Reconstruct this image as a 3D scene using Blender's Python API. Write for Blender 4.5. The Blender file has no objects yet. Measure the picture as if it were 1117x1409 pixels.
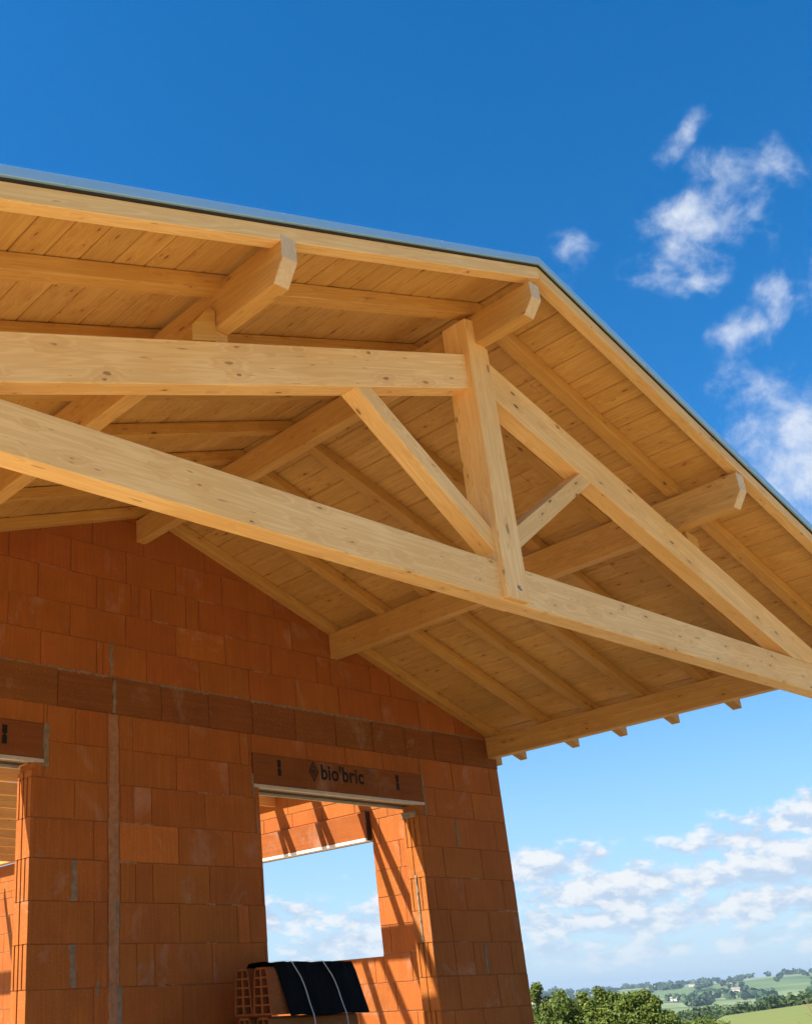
import bpy, bmesh, math, random
from mathutils import Vector, Matrix, noise as mnoise

random.seed(7)
S = 0.67          # building units -> metres
EYE = 1.6         # camera height
sc = bpy.context.scene
COL = sc.collection

def U(x, y, z):
    return Vector((S * x, S * y, S * z + EYE))

# ------------------------------------------------------------------ node helpers
class NT:
    def __init__(self, tree):
        self.t = tree; self.n = tree.nodes; self.l = tree.links
    def new(self, typ, **kw):
        nd = self.n.new(typ)
        for k, v in kw.items():
            setattr(nd, k, v)
        return nd
    def put(self, sock, v):
        if isinstance(v, bpy.types.NodeSocket):
            self.l.new(v, sock)
        elif v is not None:
            sock.default_value = v
    def math(self, op, a, b=None, c=None, clamp=False):
        nd = self.new('ShaderNodeMath', operation=op, use_clamp=clamp)
        self.put(nd.inputs[0], a); self.put(nd.inputs[1], b); self.put(nd.inputs[2], c)
        return nd.outputs[0]
    def vmath(self, op, a, b=None):
        nd = self.new('ShaderNodeVectorMath', operation=op)
        self.put(nd.inputs[0], a)
        if b is not None: self.put(nd.inputs[1], b)
        return nd.outputs['Value'] if op in ('DISTANCE', 'LENGTH', 'DOT_PRODUCT') else nd.outputs[0]
    def mix(self, fac, a, b, blend='MIX'):
        nd = self.new('ShaderNodeMix', data_type='RGBA', blend_type=blend)
        self.put(nd.inputs[0], fac); self.put(nd.inputs[6], a); self.put(nd.inputs[7], b)
        return nd.outputs[2]
    def ramp(self, fac, stops, interp='LINEAR'):
        nd = self.new('ShaderNodeValToRGB'); cr = nd.color_ramp; cr.interpolation = interp
        while len(cr.elements) < len(stops): cr.elements.new(0.5)
        for e, (p, c) in zip(cr.elements, stops):
            e.position = p; e.color = c if len(c) == 4 else (*c, 1)
        self.put(nd.inputs[0], fac)
        return nd.outputs[0]
    def noise(self, vec, scale, detail=3, rough=0.5, dist=0.0, dim='3D'):
        nd = self.new('ShaderNodeTexNoise', noise_dimensions=dim)
        self.put(nd.inputs['Vector'], vec)
        nd.inputs['Scale'].default_value = scale; nd.inputs['Detail'].default_value = detail
        nd.inputs['Roughness'].default_value = rough; nd.inputs['Distortion'].default_value = dist
        return nd.outputs[0]
    def mapr(self, v, a, b, c=0.0, d=1.0, smooth=False):
        nd = self.new('ShaderNodeMapRange', clamp=True)
        if smooth: nd.interpolation_type = 'SMOOTHSTEP'
        self.put(nd.inputs[0], v)
        for i, q in enumerate((a, b, c, d)): self.put(nd.inputs[i + 1], q)
        return nd.outputs[0]
    def attr(self, name):
        nd = self.new('ShaderNodeAttribute', attribute_name=name)
        return nd

def material(name):
    m = bpy.data.materials.new(name); m.use_nodes = True
    t = NT(m.node_tree); t.n.clear()
    out = t.new('ShaderNodeOutputMaterial'); b = t.new('ShaderNodeBsdfPrincipled')
    t.l.new(b.outputs[0], out.inputs[0])
    return m, t, b

def plain(name, col, rough=0.6, metal=0.0, var=0.15, scale=8.0):
    m, t, b = material(name)
    co = t.new('ShaderNodeTexCoord').outputs['Object']
    n = t.noise(co, scale, 5, 0.6)
    lo = tuple(c * (1 - var) for c in col); hi = tuple(min(1, c * (1 + var)) for c in col)
    t.put(b.inputs['Base Color'], t.ramp(n, [(0.3, lo), (0.7, hi)]))
    b.inputs['Roughness'].default_value = rough; b.inputs['Metallic'].default_value = metal
    bp = t.new('ShaderNodeBump'); bp.inputs['Strength'].default_value = 0.25; bp.inputs['Distance'].default_value = 0.004
    t.put(bp.inputs['Height'], n); t.put(b.inputs['Normal'], bp.outputs[0])
    return m

def wood(name, base, dark, light, knots=0.35, plank=False, rough=0.55):
    """grain runs along local X"""
    m, t, b = material(name)
    tc = t.new('ShaderNodeTexCoord').outputs['Object']
    oi = t.new('ShaderNodeObjectInfo').outputs['Random']
    at = t.attr('tint')
    seed = t.math('ADD', t.math('MULTIPLY', oi, 53.0), t.math('MULTIPLY', at.outputs['Fac'], 37.0)) if plank else t.math('MULTIPLY', oi, 53.0)
    cb = t.new('ShaderNodeCombineXYZ'); t.put(cb.inputs[0], seed); t.put(cb.inputs[1], t.math('MULTIPLY', seed, 0.37)); t.put(cb.inputs[2], t.math('MULTIPLY', seed, 0.73))
    co = t.vmath('ADD', tc, cb.outputs[0])
    # knots: cells stretched a little along the grain, only some cells carry one
    kv = t.vmath('MULTIPLY', co, (5.0, 14.0, 14.0) if not plank else (8.0, 22.0, 22.0))
    warp = t.new('ShaderNodeTexNoise'); t.put(warp.inputs['Vector'], kv); warp.inputs['Scale'].default_value = 3.5; warp.inputs['Detail'].default_value = 3
    wsc = t.vmath('SCALE', t.vmath('SUBTRACT', warp.outputs['Color'], (0.5, 0.5, 0.5))); wsc.node.inputs['Scale'].default_value = 0.22
    kv = t.vmath('ADD', kv, wsc)
    vo = t.new('ShaderNodeTexVoronoi'); t.put(vo.inputs['Vector'], kv); vo.inputs['Scale'].default_value = 1.0; vo.inputs['Randomness'].default_value = 1.0
    sep = t.new('ShaderNodeSeparateColor'); t.put(sep.inputs[0], vo.outputs['Color'])
    has = t.math('LESS_THAN', sep.outputs[0], knots)
    size = t.math('ADD', 0.06, t.math('MULTIPLY', t.math('POWER', sep.outputs[1], 2.6), 0.13 if not plank else 0.17))
    kd = t.math('DIVIDE', vo.outputs['Distance'], size)
    kn = t.math('MULTIPLY', t.mapr(kd, 0.55, 1.05, 1, 0, True), has)
    halo = t.math('MULTIPLY', t.mapr(kd, 0.9, 4.5, 1, 0, True), has)
    # grain: rings stretched along the beam and bent round the knots
    gv = t.vmath('MULTIPLY', co, (0.75, 17.0, 17.0))
    g1 = t.noise(gv, 1.0, 3, 0.55, 0.4)
    rings = t.math('FRACT', t.math('ADD', t.math('MULTIPLY', g1, 7.0), t.math('MULTIPLY', halo, 1.3)))
    rings = t.math('ABSOLUTE', t.math('SUBTRACT', t.math('MULTIPLY', rings, 2.0), 1.0))
    g2 = t.noise(t.vmath('MULTIPLY', co, (2.0, 70.0, 70.0)), 1.0, 4, 0.6)
    g3 = t.noise(co, 1.7, 3, 0.5)
    c = t.mix(t.mapr(g3, 0.3, 0.7), (*base, 1), (*light, 1))
    c = t.mix(t.math('MULTIPLY', t.mapr(rings, 0.25, 1.0, 1, 0, True), 0.30), c, (*dark, 1))
    c = t.mix(t.math('MULTIPLY', t.mapr(g2, 0.4, 0.68), 0.14), c, (*dark, 1))
    c = t.mix(t.math('MULTIPLY', halo, 0.25), c, (*dark, 1))
    c = t.mix(t.math('MULTIPLY', kn, t.mapr(sep.outputs[2], 0, 1, 0.55, 0.95)), c, (0.13, 0.055, 0.014, 1))
    # short dark resin flecks
    fl = t.noise(t.vmath('MULTIPLY', co, (9.0, 60.0, 60.0)), 1.0, 1, 0.4)
    c = t.mix(t.math('MULTIPLY', t.mapr(fl, 0.73, 0.79), 0.5), c, (0.20, 0.09, 0.025, 1))
    # glued laminations: each a slightly different tone
    sxyz = t.new('ShaderNodeSeparateXYZ'); t.put(sxyz.inputs[0], tc)
    lam = t.new('ShaderNodeTexWhiteNoise', noise_dimensions='2D'); lc = t.new('ShaderNodeCombineXYZ')
    t.put(lc.inputs[0], t.math('FLOOR', t.math('DIVIDE', t.math('ADD', sxyz.outputs[2], 0.013), 0.078)))
    t.put(lc.inputs[1], t.math('ADD', t.math('FLOOR', t.math('ADD', t.math('DIVIDE', sxyz.outputs[0], 2.3), t.math('MULTIPLY', lc.inputs[0].links[0].from_socket, 0.37))), seed))
    t.put(lam.inputs['Vector'], lc.outputs[0])
    val = t.math('ADD', 0.90, t.math('ADD', t.math('MULTIPLY', oi, 0.12), t.math('MULTIPLY', lam.outputs['Value'], 0.0 if plank else 0.09)))
    if plank:
        val = t.math('MULTIPLY', val, t.math('ADD', 0.93, t.math('MULTIPLY', at.outputs['Fac'], 0.13)))
    hs = t.new('ShaderNodeHueSaturation'); t.put(hs.inputs['Color'], c); t.put(hs.inputs['Value'], val)
    t.put(b.inputs['Base Color'], hs.outputs[0])
    b.inputs['Roughness'].default_value = rough
    b.inputs['Specular IOR Level'].default_value = 0.3
    bp = t.new('ShaderNodeBump'); bp.inputs['Strength'].default_value = 0.3; bp.inputs['Distance'].default_value = 0.0025
    t.put(bp.inputs['Height'], t.math('SUBTRACT', g2, t.math('MULTIPLY', kn, 0.6))); t.put(b.inputs['Normal'], bp.outputs[0])
    return m

def brick(name, base, axis_scale, streak=(0.30, 0.13, 0.055)):
    m, t, b = material(name)
    co = t.new('ShaderNodeTexCoord').outputs['Object']
    at = t.attr('tint').outputs['Fac']
    sh = t.new('ShaderNodeCombineXYZ'); t.put(sh.inputs[0], t.math('MULTIPLY', at, 91.0)); t.put(sh.inputs[1], t.math('MULTIPLY', at, 43.0)); t.put(sh.inputs[2], t.math('MULTIPLY', at, 17.0))
    v = t.vmath('ADD', co, sh.outputs[0])
    s1 = t.noise(t.vmath('MULTIPLY', v, axis_scale), 1.0, 3, 0.6)
    s2 = t.noise(t.vmath('MULTIPLY', v, tuple(a * 2.6 for a in axis_scale)), 1.0, 2, 0.5)
    cl = t.noise(v, 3.2, 4, 0.6)
    sp = t.noise(co, 90.0, 2, 0.5)
    c = t.mix(t.mapr(cl, 0.3, 0.72), (*base, 1), tuple(x * 0.78 for x in base) + (1,))
    c = t.mix(t.math('MULTIPLY', t.mapr(s1, 0.52, 0.72), 0.32), c, tuple(min(1, x * k) for x, k in zip(base, (1.18, 1.4, 1.7))) + (1,))
    c = t.mix(t.math('MULTIPLY', t.mapr(s1, 0.52, 0.30), 0.40), c, tuple(x * 0.62 for x in base) + (1,))
    c = t.mix(t.math('MULTIPLY', t.mapr(sp, 0.60, 0.75), 0.35), c, (0.55, 0.36, 0.22, 1))
    # dry mortar dust: pale blotches
    du = t.noise(t.vmath('MULTIPLY', v, (1.0, 1.0, 0.8)), 2.1, 6, 0.7, 0.6)
    c = t.mix(t.math('MULTIPLY', t.mapr(du, 0.57, 0.74), 0.40), c, (0.46, 0.33, 0.24, 1))
    hs = t.new('ShaderNodeHueSaturation'); t.put(hs.inputs['Color'], c)
    t.put(hs.inputs['Value'], t.math('ADD', 0.80, t.math('MULTIPLY', at, 0.36)))
    t.put(hs.inputs['Hue'], t.math('ADD', 0.497, t.math('MULTIPLY', t.math('FRACT', t.math('MULTIPLY', at, 7.3)), 0.006)))
    t.put(b.inputs['Base Color'], hs.outputs[0])
    b.inputs['Roughness'].default_value = 0.85; b.inputs['Specular IOR Level'].default_value = 0.2
    bp = t.new('ShaderNodeBump'); bp.inputs['Strength'].default_value = 0.55; bp.inputs['Distance'].default_value = 0.004
    t.put(bp.inputs['Height'], t.math('ADD', t.math('MULTIPLY', s2, 0.7), t.math('MULTIPLY', s1, 0.6))); t.put(b.inputs['Normal'], bp.outputs[0])
    return m

WB, WD, WL = (0.60, 0.34, 0.090), (0.42, 0.19, 0.038), (0.68, 0.42, 0.135)
M_BEAM = wood('spruce_beam', WB, WD, WL, 0.8)
M_PALE = wood('planed_spruce', (0.82, 0.52, 0.185), (0.60, 0.31, 0.08), (0.88, 0.61, 0.26), 0.9)
M_CHEV = wood('spruce_rafter', (0.57, 0.315, 0.070), (0.39, 0.165, 0.028), (0.63, 0.37, 0.10), 0.8)
M_BOARD = wood('spruce_boards', (0.61, 0.35, 0.088), (0.42, 0.18, 0.034), (0.69, 0.42, 0.122), 0.85, plank=True)
M_END = wood('end_grain', (0.68, 0.50, 0.27), (0.50, 0.33, 0.15), (0.74, 0.57, 0.35), 0.0)
BR = (0.385, 0.112, 0.0185)
M_BRICK = brick('clay_block_grooved', BR, (62.0, 62.0, 2.2))
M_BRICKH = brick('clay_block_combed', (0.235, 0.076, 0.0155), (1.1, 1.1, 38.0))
M_LINTEL = brick('clay_lintel', (0.28, 0.088, 0.017), (0.9, 0.9, 22.0))
M_HOLLOW = brick('hollow_clay', (0.34, 0.098, 0.023), (9.0, 9.0, 9.0))
M_MORTAR = plain('grey_mortar', (0.215, 0.155, 0.095), 0.95, 0, 0.35, 30)
M_MORTAR2 = plain('mortar_core', (0.28, 0.105, 0.040), 0.95, 0, 0.35, 30)
M_RENDER = plain('mortar_skim', (0.33, 0.155, 0.070), 0.95, 0, 0.25, 22)
M_RAIL = plain('galvanised_rail', (0.50, 0.43, 0.33), 0.5, 0.2, 0.12, 14)
M_DARK = plain('dark_slot_and_shade', (0.03, 0.022, 0.016), 0.9, 0, 0.2, 12)
M_INK = plain('printed_ink', (0.007, 0.004, 0.003), 0.95, 0, 0.2, 30)
M_INK2 = plain('faded_ink', (0.07, 0.028, 0.010), 0.8, 0, 0.2, 30)
M_ZINC = plain('sky_tinted_zinc', (0.31, 0.55, 0.74), 0.40, 0.25, 0.03, 2)  # blue of the reflected sky is put into the base colour
M_COVER = plain('grey_roof_sheet', (0.16, 0.17, 0.18), 0.5, 0.2, 0.1, 5)
M_SLAB = plain('concrete_slab', (0.54, 0.40, 0.235), 0.9, 0, 0.18, 3)
M_FILM = plain('black_film', (0.0035, 0.003, 0.003), 0.6, 0, 0.2, 8); M_FILM.node_tree.nodes['Principled BSDF'].inputs['Specular IOR Level'].default_value = 0.06
M_STRAP = plain('pale_strap', (0.55, 0.56, 0.52), 0.6, 0, 0.1, 30)
M_PALLET = plain('grey_pallet_wood', (0.36, 0.25, 0.14), 0.8, 0, 0.25, 9)
M_BARK = plain('bark', (0.10, 0.07, 0.045), 0.9, 0, 0.3, 14)

def leafmat(name, col, tr=0.35):
    m, t, b = material(name)
    at = t.attr('tint').outputs['Fac']
    lo = tuple(c * 0.55 for c in col); hi = (min(1, col[0] * 1.75), min(1, col[1] * 1.5), col[2] * 1.2)
    t.put(b.inputs['Base Color'], t.ramp(at, [(0.0, lo), (0.55, col), (1.0, hi)]))
    b.inputs['Roughness'].default_value = 0.55; b.inputs['Specular IOR Level'].default_value = 0.25
    tl = t.new('ShaderNodeBsdfTranslucent')
    t.put(tl.inputs[0], t.ramp(at, [(0.0, lo), (1.0, hi)]))
    mx = t.new('ShaderNodeMixShader'); mx.inputs[0].default_value = tr
    out = [n for n in t.n if n.type == 'OUTPUT_MATERIAL'][0]
    t.l.new(b.outputs[0], mx.inputs[1]); t.l.new(tl.outputs[0], mx.inputs[2]); t.l.new(mx.outputs[0], out.inputs[0])
    return m
M_LEAF = leafmat('bright_leaves', (0.130, 0.180, 0.028), 0.4)
M_LEAF2 = leafmat('mid_leaves', (0.058, 0.095, 0.028), 0.25)
M_LEAF3 = leafmat('far_leaves', (0.040, 0.080, 0.034), 0.15)
M_TWIG = plain('dry_twigs', (0.22, 0.13, 0.07), 0.9, 0, 0.2, 20)

# ------------------------------------------------------------------ object helpers
WMAT = {}
def empty(name, loc, label, cat, group=None):
    o = bpy.data.objects.new(name, None); COL.objects.link(o)
    o.location = loc; o['label'] = label; o['category'] = cat
    if group: o['group'] = group
    o.empty_display_size = 0.3
    WMAT[o.name] = Matrix.Translation(loc)
    return o

def mesh(name, verts, faces, mat, parent=None, frame=None, bevel=0.0, tint=None, recalc=True, smooth=False, mats=None, fmat=None):
    """verts: world metres; frame: world matrix whose X is the grain"""
    M = frame or Matrix.Translation(verts[0] if verts else (0, 0, 0))
    inv = M.inverted()
    me = bpy.data.meshes.new(name)
    me.from_pydata([inv @ Vector(v) for v in verts], [], faces)
    if tint is not None:
        a = me.attributes.new('tint', 'FLOAT', 'FACE')
        a.data.foreach_set('value', tint)
    for mm in (mats or [mat]): me.materials.append(mm)
    if fmat: me.polygons.foreach_set('material_index', fmat)
    if recalc or bevel:
        bm = bmesh.new(); bm.from_mesh(me)
        if recalc: bmesh.ops.recalc_face_normals(bm, faces=bm.faces)
        if bevel: bmesh.ops.bevel(bm, geom=list(bm.edges), offset=bevel, segments=1, affect='EDGES', profile=0.5)
        bm.to_mesh(me); bm.free()
    if smooth: me.polygons.foreach_set('use_smooth', [True] * len(me.polygons))
    o = bpy.data.objects.new(name, me); COL.objects.link(o)
    if parent is not None:
        o.parent = parent; o.matrix_parent_inverse = WMAT[parent.name].inverted()
    o.matrix_basis = M
    WMAT[o.name] = M
    return o

def frame_from(p, d):
    d = Vector(d).normalized()
    up = Vector((0, 0, 1)) if abs(d.z) < 0.95 else Vector((0, 1, 0))
    y = up.cross(d).normalized(); z = d.cross(y)
    M = Matrix((d, y, z)).transposed().to_4x4(); M.translation = p
    return M

def prism(name, poly, vec, mat, parent, grain, bevel=0.004):
    """poly: planar list of world points, extruded by vec"""
    poly = [Vector(p) for p in poly]; vec = Vector(vec); n = len(poly)
    v = poly + [p + vec for p in poly]
    f = [tuple(range(n)), tuple(range(2 * n - 1, n - 1, -1))] + [(i, (i + 1) % n, n + (i + 1) % n, n + i) for i in range(n)]
    return mesh(name, v, f, mat, parent, frame_from(poly[0], grain), bevel)

def boxes_geo(bl):
    v, f = [], []
    for (x0, x1, y0, y1, z0, z1) in bl:
        k = len(v)
        v += [U(x, y, z) for z in (z0, z1) for y in (y0, y1) for x in (x0, x1)]
        f += [(k, k + 2, k + 3, k + 1), (k + 4, k + 5, k + 7, k + 6), (k, k + 1, k + 5, k + 4), (k + 2, k + 6, k + 7, k + 3), (k, k + 4, k + 6, k + 2), (k + 1, k + 3, k + 7, k + 5)]
    return v, f

def box(name, x0, x1, y0, y1, z0, z1, mat, parent, grain=(1, 0, 0), bevel=0.003):
    v, f = boxes_geo([(x0, x1, y0, y1, z0, z1)])
    return mesh(name, v, f, mat, parent, frame_from(v[0], grain), bevel)

# ================================================================== PORCH ROOF
SL, AX = 0.3416, 0.1185
YF = -5.892
def zr(x, c, x0=AX):
    return c - SL * abs(x - x0)

roof = empty('porch_roof', U(0, -3, 3.3), 'open timber porch roof of spruce boards on rafters and purlins in front of the orange brick gable', 'roof')

def y_beam(name, xf, xb, w, zbf, zbb, h, yf, yb, mat, chamfer=True):
    """beam running along Y; xf/xb left edge at front and back"""
    p = []
    if chamfer:
        prof = [(yf, 1.0), (yf, 0.46), (yf + 0.105, 0.0), (yb, 0.0), (yb, 1.0)]
    else:
        prof = [(yf, 1.0), (yf, 0.0), (yb, 0.0), (yb, 1.0)]
    L, R_ = [], []
    for (y, q) in prof:
        k = (y - yf) / (yb - yf)
        zz = zbf + (zbb - zbf) * k + q * h
        xx = xf + (xb - xf) * k
        L.append(U(xx, y, zz)); R_.append(U(xx + w, y, zz))
    n = len(prof)
    v = L + R_
    f = [tuple(range(n)), tuple(range(2 * n - 1, n - 1, -1))] + [(i, (i + 1) % n, n + (i + 1) % n, n + i) for i in range(n)]
    o = mesh(name, v, f, mat, roof, frame_from(L[0], L[-1] - L[0]), 0.003)
    if chamfer:   # sawn front faces show end grain
        o.data.materials.append(M_END)
        for pl in o.data.polygons:
            nw = (o.matrix_basis.to_3x3() @ pl.normal)
            if nw.y < -0.6 and pl.area > 0.0002: pl.material_index = 1
    return o

y_beam('ridge_purlin', -0.067, -0.067, 0.134, 5.295, 5.295, 0.29, YF - 0.004, 0.16, M_BEAM)
rp = y_beam('purlin', 3.03, 3.118, 0.135, 4.287, 4.318, 0.345, YF - 0.004, 0.16, M_BEAM)
y_beam('purlin', -2.985, -3.02, 0.135, 4.345, 4.306, 0.34, YF - 0.004, 0.16, M_BEAM)
y_beam('eaves_beam', 6.225, 6.245, 0.135, 3.255, 3.255, 0.312, -5.86, 0.10, M_BEAM, False)
y_beam('eaves_beam', -6.37, -6.37, 0.135, 3.255, 3.255, 0.312, -5.86, 0.10, M_BEAM, False)

def rafter(name, side, y0, y1, c0, c1, xe, mat, parent):
    x0 = AX
    xs = [x0, x0 + side * (xe - x0 * side) if False else side * xe]
    a, b = AX, side * xe
    pts = [U(a, y0, zr(a, c0)), U(b, y0, zr(b, c0)), U(b, y0, zr(b, c1)), U(a, y0, zr(a, c1))]
    if side > 0: pass
    return prism(name, pts, (0, S * (y1 - y0), 0), mat, parent, pts[1] - pts[0], 0.003)

CY = [-0.06, -1.005, -1.80, -2.61, -3.49, -4.39, -5.20]
for y in CY:
    for sd in (1, -1):
        rafter('rafter', sd, y - 0.063, y + 0.063, 5.675, 5.804, 7.06, M_CHEV, roof)
for sd in (1, -1):
    rafter('verge_rafter', sd, YF, YF + 0.105, 5.690, 5.813, 7.06, M_PALE, roof)

# board lining: each slope one part, made of separate planks running along Y
def lining(side):
    w = 0.25; v, f, ti = [], [], []
    a = AX + (0.004 if side > 0 else -0.004)
    k = 0
    while True:
        x0 = a + side * k * w; x1 = x0 + side * w
        if abs(x0) > 7.0: break
        if abs(x1) > 7.0: x1 = side * 7.0
        if abs(x1 - x0) < 0.03: break
        # each run is two or three planks end to end
        cuts = [YF + 0.004] + sorted(random.uniform(-5.2, -0.6) for _ in range(random.choice((0, 1, 1)))) + [0.14]
        for y0, y1 in zip(cuts[:-1], cuts[1:]):
            g = 0.011 if side > 0 else 0.006; cz = 5.810 + random.uniform(0, 0.004)
            tt = random.random()
            def P(x, y, c): return U(x, y, zr(x, c))
            i0 = len(v); ch = 0.006
            xa, xb = x0 + side * g / 2, x1 - side * g / 2
            xa2, xb2 = xa + side * ch, xb - side * ch
            yy0, yy1 = y0 + 0.0015, y1 - 0.0015
            v += [P(xa, yy0, cz + 0.010), P(xa2, yy0, cz), P(xb2, yy0, cz), P(xb, yy0, cz + 0.010), P(xb, yy0, cz + 0.032), P(xa, yy0, cz + 0.032)]
            v += [P(xa, yy1, cz + 0.010), P(xa2, yy1, cz), P(xb2, yy1, cz), P(xb, yy1, cz + 0.010), P(xb, yy1, cz + 0.032), P(xa, yy1, cz + 0.032)]
            fs = [tuple(i0 + j for j in range(6)), tuple(i0 + 11 - j for j in range(6))] + [(i0 + j, i0 + (j + 1) % 6, i0 + 6 + (j + 1) % 6, i0 + 6 + j) for j in range(6)]
            f += fs; ti += [tt] * len(fs)
        k += 1
    return mesh('board_lining', v, f, M_BOARD, roof, frame_from(U(0, YF, 5.8), (0, 1, 0)), 0, ti)
lining(1); lining(-1)
for sd in (1, -1):
    a, b = AX, sd * 7.04
    pts = [U(a, YF + 0.01, zr(a, 5.850)), U(b, YF + 0.01, zr(b, 5.850)), U(b, YF + 0.01, zr(b, 5.88)), U(a, YF + 0.01, zr(a, 5.88))]
    prism('roof_sheet', pts, (0, S * (0.15 - YF - 0.01), 0), M_COVER, roof, (0, 1, 0), 0)
    # zinc verge trim: a folded strip standing proud of the verge
    pts = [U(a, YF - 0.034, zr(a, 5.828)), U(b, YF - 0.034, zr(b, 5.828)), U(b, YF - 0.034, zr(b, 5.900)), U(a, YF - 0.034, zr(a, 5.900))]
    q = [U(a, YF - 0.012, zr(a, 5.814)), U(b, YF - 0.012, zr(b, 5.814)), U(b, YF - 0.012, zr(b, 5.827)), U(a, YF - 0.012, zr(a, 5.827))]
    prism('verge_shade_strip', q, (0, S * 0.06, 0), M_DARK, roof, q[1] - q[0], 0)  # added dark strip, its colour standing in for the shade under the trim
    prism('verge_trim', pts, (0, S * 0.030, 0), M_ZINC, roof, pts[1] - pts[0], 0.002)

v, f = [], []
for xl in (-4.62, -2.96, -1.25, 1.65, 3.3):      # sheet laps in the zinc trim
    k = len(v); sg = 1 if xl > AX else -1
    pts = [(xl - .012, 5.827), (xl + .012, 5.827), (xl + .012, 5.890), (xl - .012, 5.890)]
    v += [U(a, y, zr(a, c)) for y in (YF - 0.038, YF - 0.002) for a, c in pts]
    f += [(k, k + 1, k + 2, k + 3), (k + 4, k + 7, k + 6, k + 5), (k, k + 4, k + 5, k + 1), (k + 1, k + 5, k + 6, k + 2), (k + 2, k + 6, k + 7, k + 3), (k + 3, k + 7, k + 4, k)]
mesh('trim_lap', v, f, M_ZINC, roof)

# ================================================================== TRUSS
YT, YB = -5.209, -5.038
truss = empty('roof_truss', U(0, -5.12, 2.87), 'pale open spruce truss with king post, tie beam and struts under the porch roof', 'roof truss')
D = (0, S * (YB - YT), 0)
def xz(pts, y): return [U(x, y, z) for x, z in pts]
prism('tie_beam', xz([(-6.6, 2.868), (6.55, 2.868), (6.55, 3.204), (-6.6, 3.204)], YT), D, M_PALE, truss, (1, 0, 0), 0.005)
RC = 0.0567
def rz(x, c): return c - SL * abs(x - RC)
kl, kr = -0.179, 0.098
prism('king_post', xz([(kl, 2.880), (kr, 2.880), (kr, 5.293), (0.069, 5.293), (0.069, 5.56), (kl, 5.52)], -5.268), (0, S * 0.263, 0), M_PALE, truss, (0, 0, 1), 0.005)
def sx(c, z): return RC + (c - z) / SL
prism('principal_rafter', xz([(kr - 0.05, rz(kr - 0.05, 5.2514)), (kr - 0.05, rz(kr - 0.05, 4.872)), (sx(4.872, 3.207), 3.207), (sx(5.2514, 3.207), 3.207)], YT + 0.001), D, M_PALE, truss, (1, 0, -SL), 0.004)
prism('principal_rafter', xz([(kl + 0.05, rz(kl + 0.05, 5.2514)), (kl + 0.05, rz(kl + 0.05, 4.905)), (-sx(4.905, 3.207) + 2 * RC, 3.207), (-sx(5.2514, 3.207) + 2 * RC, 3.207)], YT + 0.001), D, M_PALE, truss, (1, 0, SL), 0.004)
def isect(m1, b1, m2, b2):
    x = (b2 - b1) / (m1 - m2); return x, m1 * x + b1
# struts
ml, bu, bl_ = -0.70, 3.504 - 0.70 * 0.202, 3.313 - 0.715 * 0.224
lo_r = (SL, 4.905 - SL * RC)        # underside of left rafter: z = SL*x + b
pA = isect(ml, bu, *lo_r); pB = isect(-0.715, bl_, *lo_r)
prism('strut', xz([pA, pB, (kl + 0.03, bl_ - 0.715 * (kl + 0.03)), (kl + 0.03, bu + ml * (kl + 0.03))], YT + 0.003), (0, S * 0.162, 0), M_PALE, truss, (1, 0, -0.7), 0.004)
lo_rr = (-SL, 4.872 + SL * RC)
pA = isect(0.72, 3.61 - 0.72 * 0.196, *lo_rr); pB = isect(0.735, 3.41 - 0.735 * 0.195, *lo_rr)
prism('strut', xz([pA, pB, (kr - 0.03, 3.41 + 0.735 * (kr - 0.03 - 0.195)), (kr - 0.03, 3.61 + 0.72 * (kr - 0.03 - 0.196))], YT + 0.003), (0, S * 0.162, 0), M_PALE, truss, (1, 0, 0.72), 0.004)
# packing and cleats that hold the purlins on the principal rafters
def cleat(side, xin, zbot):
    xo = xin + side * 0.21
    pts = [(xin, rz(xin, 5.262)), (xo, rz(xo, 5.262)), (xo, rz(xo, 5.262) + 0.13), (xin + side * 0.06, zbot + 0.14), (xin, zbot + 0.14)]
    prism('cleat', xz(pts, YT + 0.012), (0, S * 0.14, 0), M_CHEV, truss, (1, 0, -side * SL), 0.003)
cleat(1, 3.185, 4.15); cleat(-1, -2.995, 4.34)
for (xa, xb, zt) in ((3.045, 3.17, 4.287), (-2.985, -2.86, 4.338)):
    prism('packing_block', xz([(xa, rz(xa, 5.258)), (xb, rz(xb, 5.258)), (xb, zt), (xa, zt)], YT + 0.05), (0, S * 0.10, 0), M_BEAM, truss, (1, 0, 0), 0.002)
for (x, z) in ((-0.010, 2.985), (-0.04, 3.02)):
    pass
# small blue lumber-crayon mark near the foot of the king post
M_MARK = plain('blue_mark', (0.03, 0.13, 0.24), 0.8, 0, 0.2, 40)
v, f = [], []
for (a, b, c, d) in ((-0.028, 2.985, 0.030, 2.967), (-0.022, 3.004, 0.008, 2.962), (0.0, 3.000, 0.018, 2.990)):
    dx, dz = c - a, d - b; L_ = math.hypot(dx, dz); nx, nz = -dz / L_ * 0.005, dx / L_ * 0.005
    k = len(v); v += [U(a + nx - 0.02, -5.2695, b + nz), U(c + nx - 0.02, -5.2695, d + nz), U(c - nx - 0.02, -5.2695, d - nz), U(a - nx - 0.02, -5.2695, b - nz)]; f.append((k, k + 1, k + 2, k + 3))
mesh('crayon_mark', v, f, M_MARK, [o for o in truss.children if o.name.startswith('king_post')][0], None, 0, None, False)

# ================================================================== HOUSE
house = empty('brick_house', U(0, 3, -0.9), 'unfinished house of orange hollow clay blocks with open window holes under the porch', 'house')

def inv_px(u, v, y=0.0):
    """where a line of sight measured on the photograph meets the wall (used once, for joint positions)"""
    return None

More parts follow.
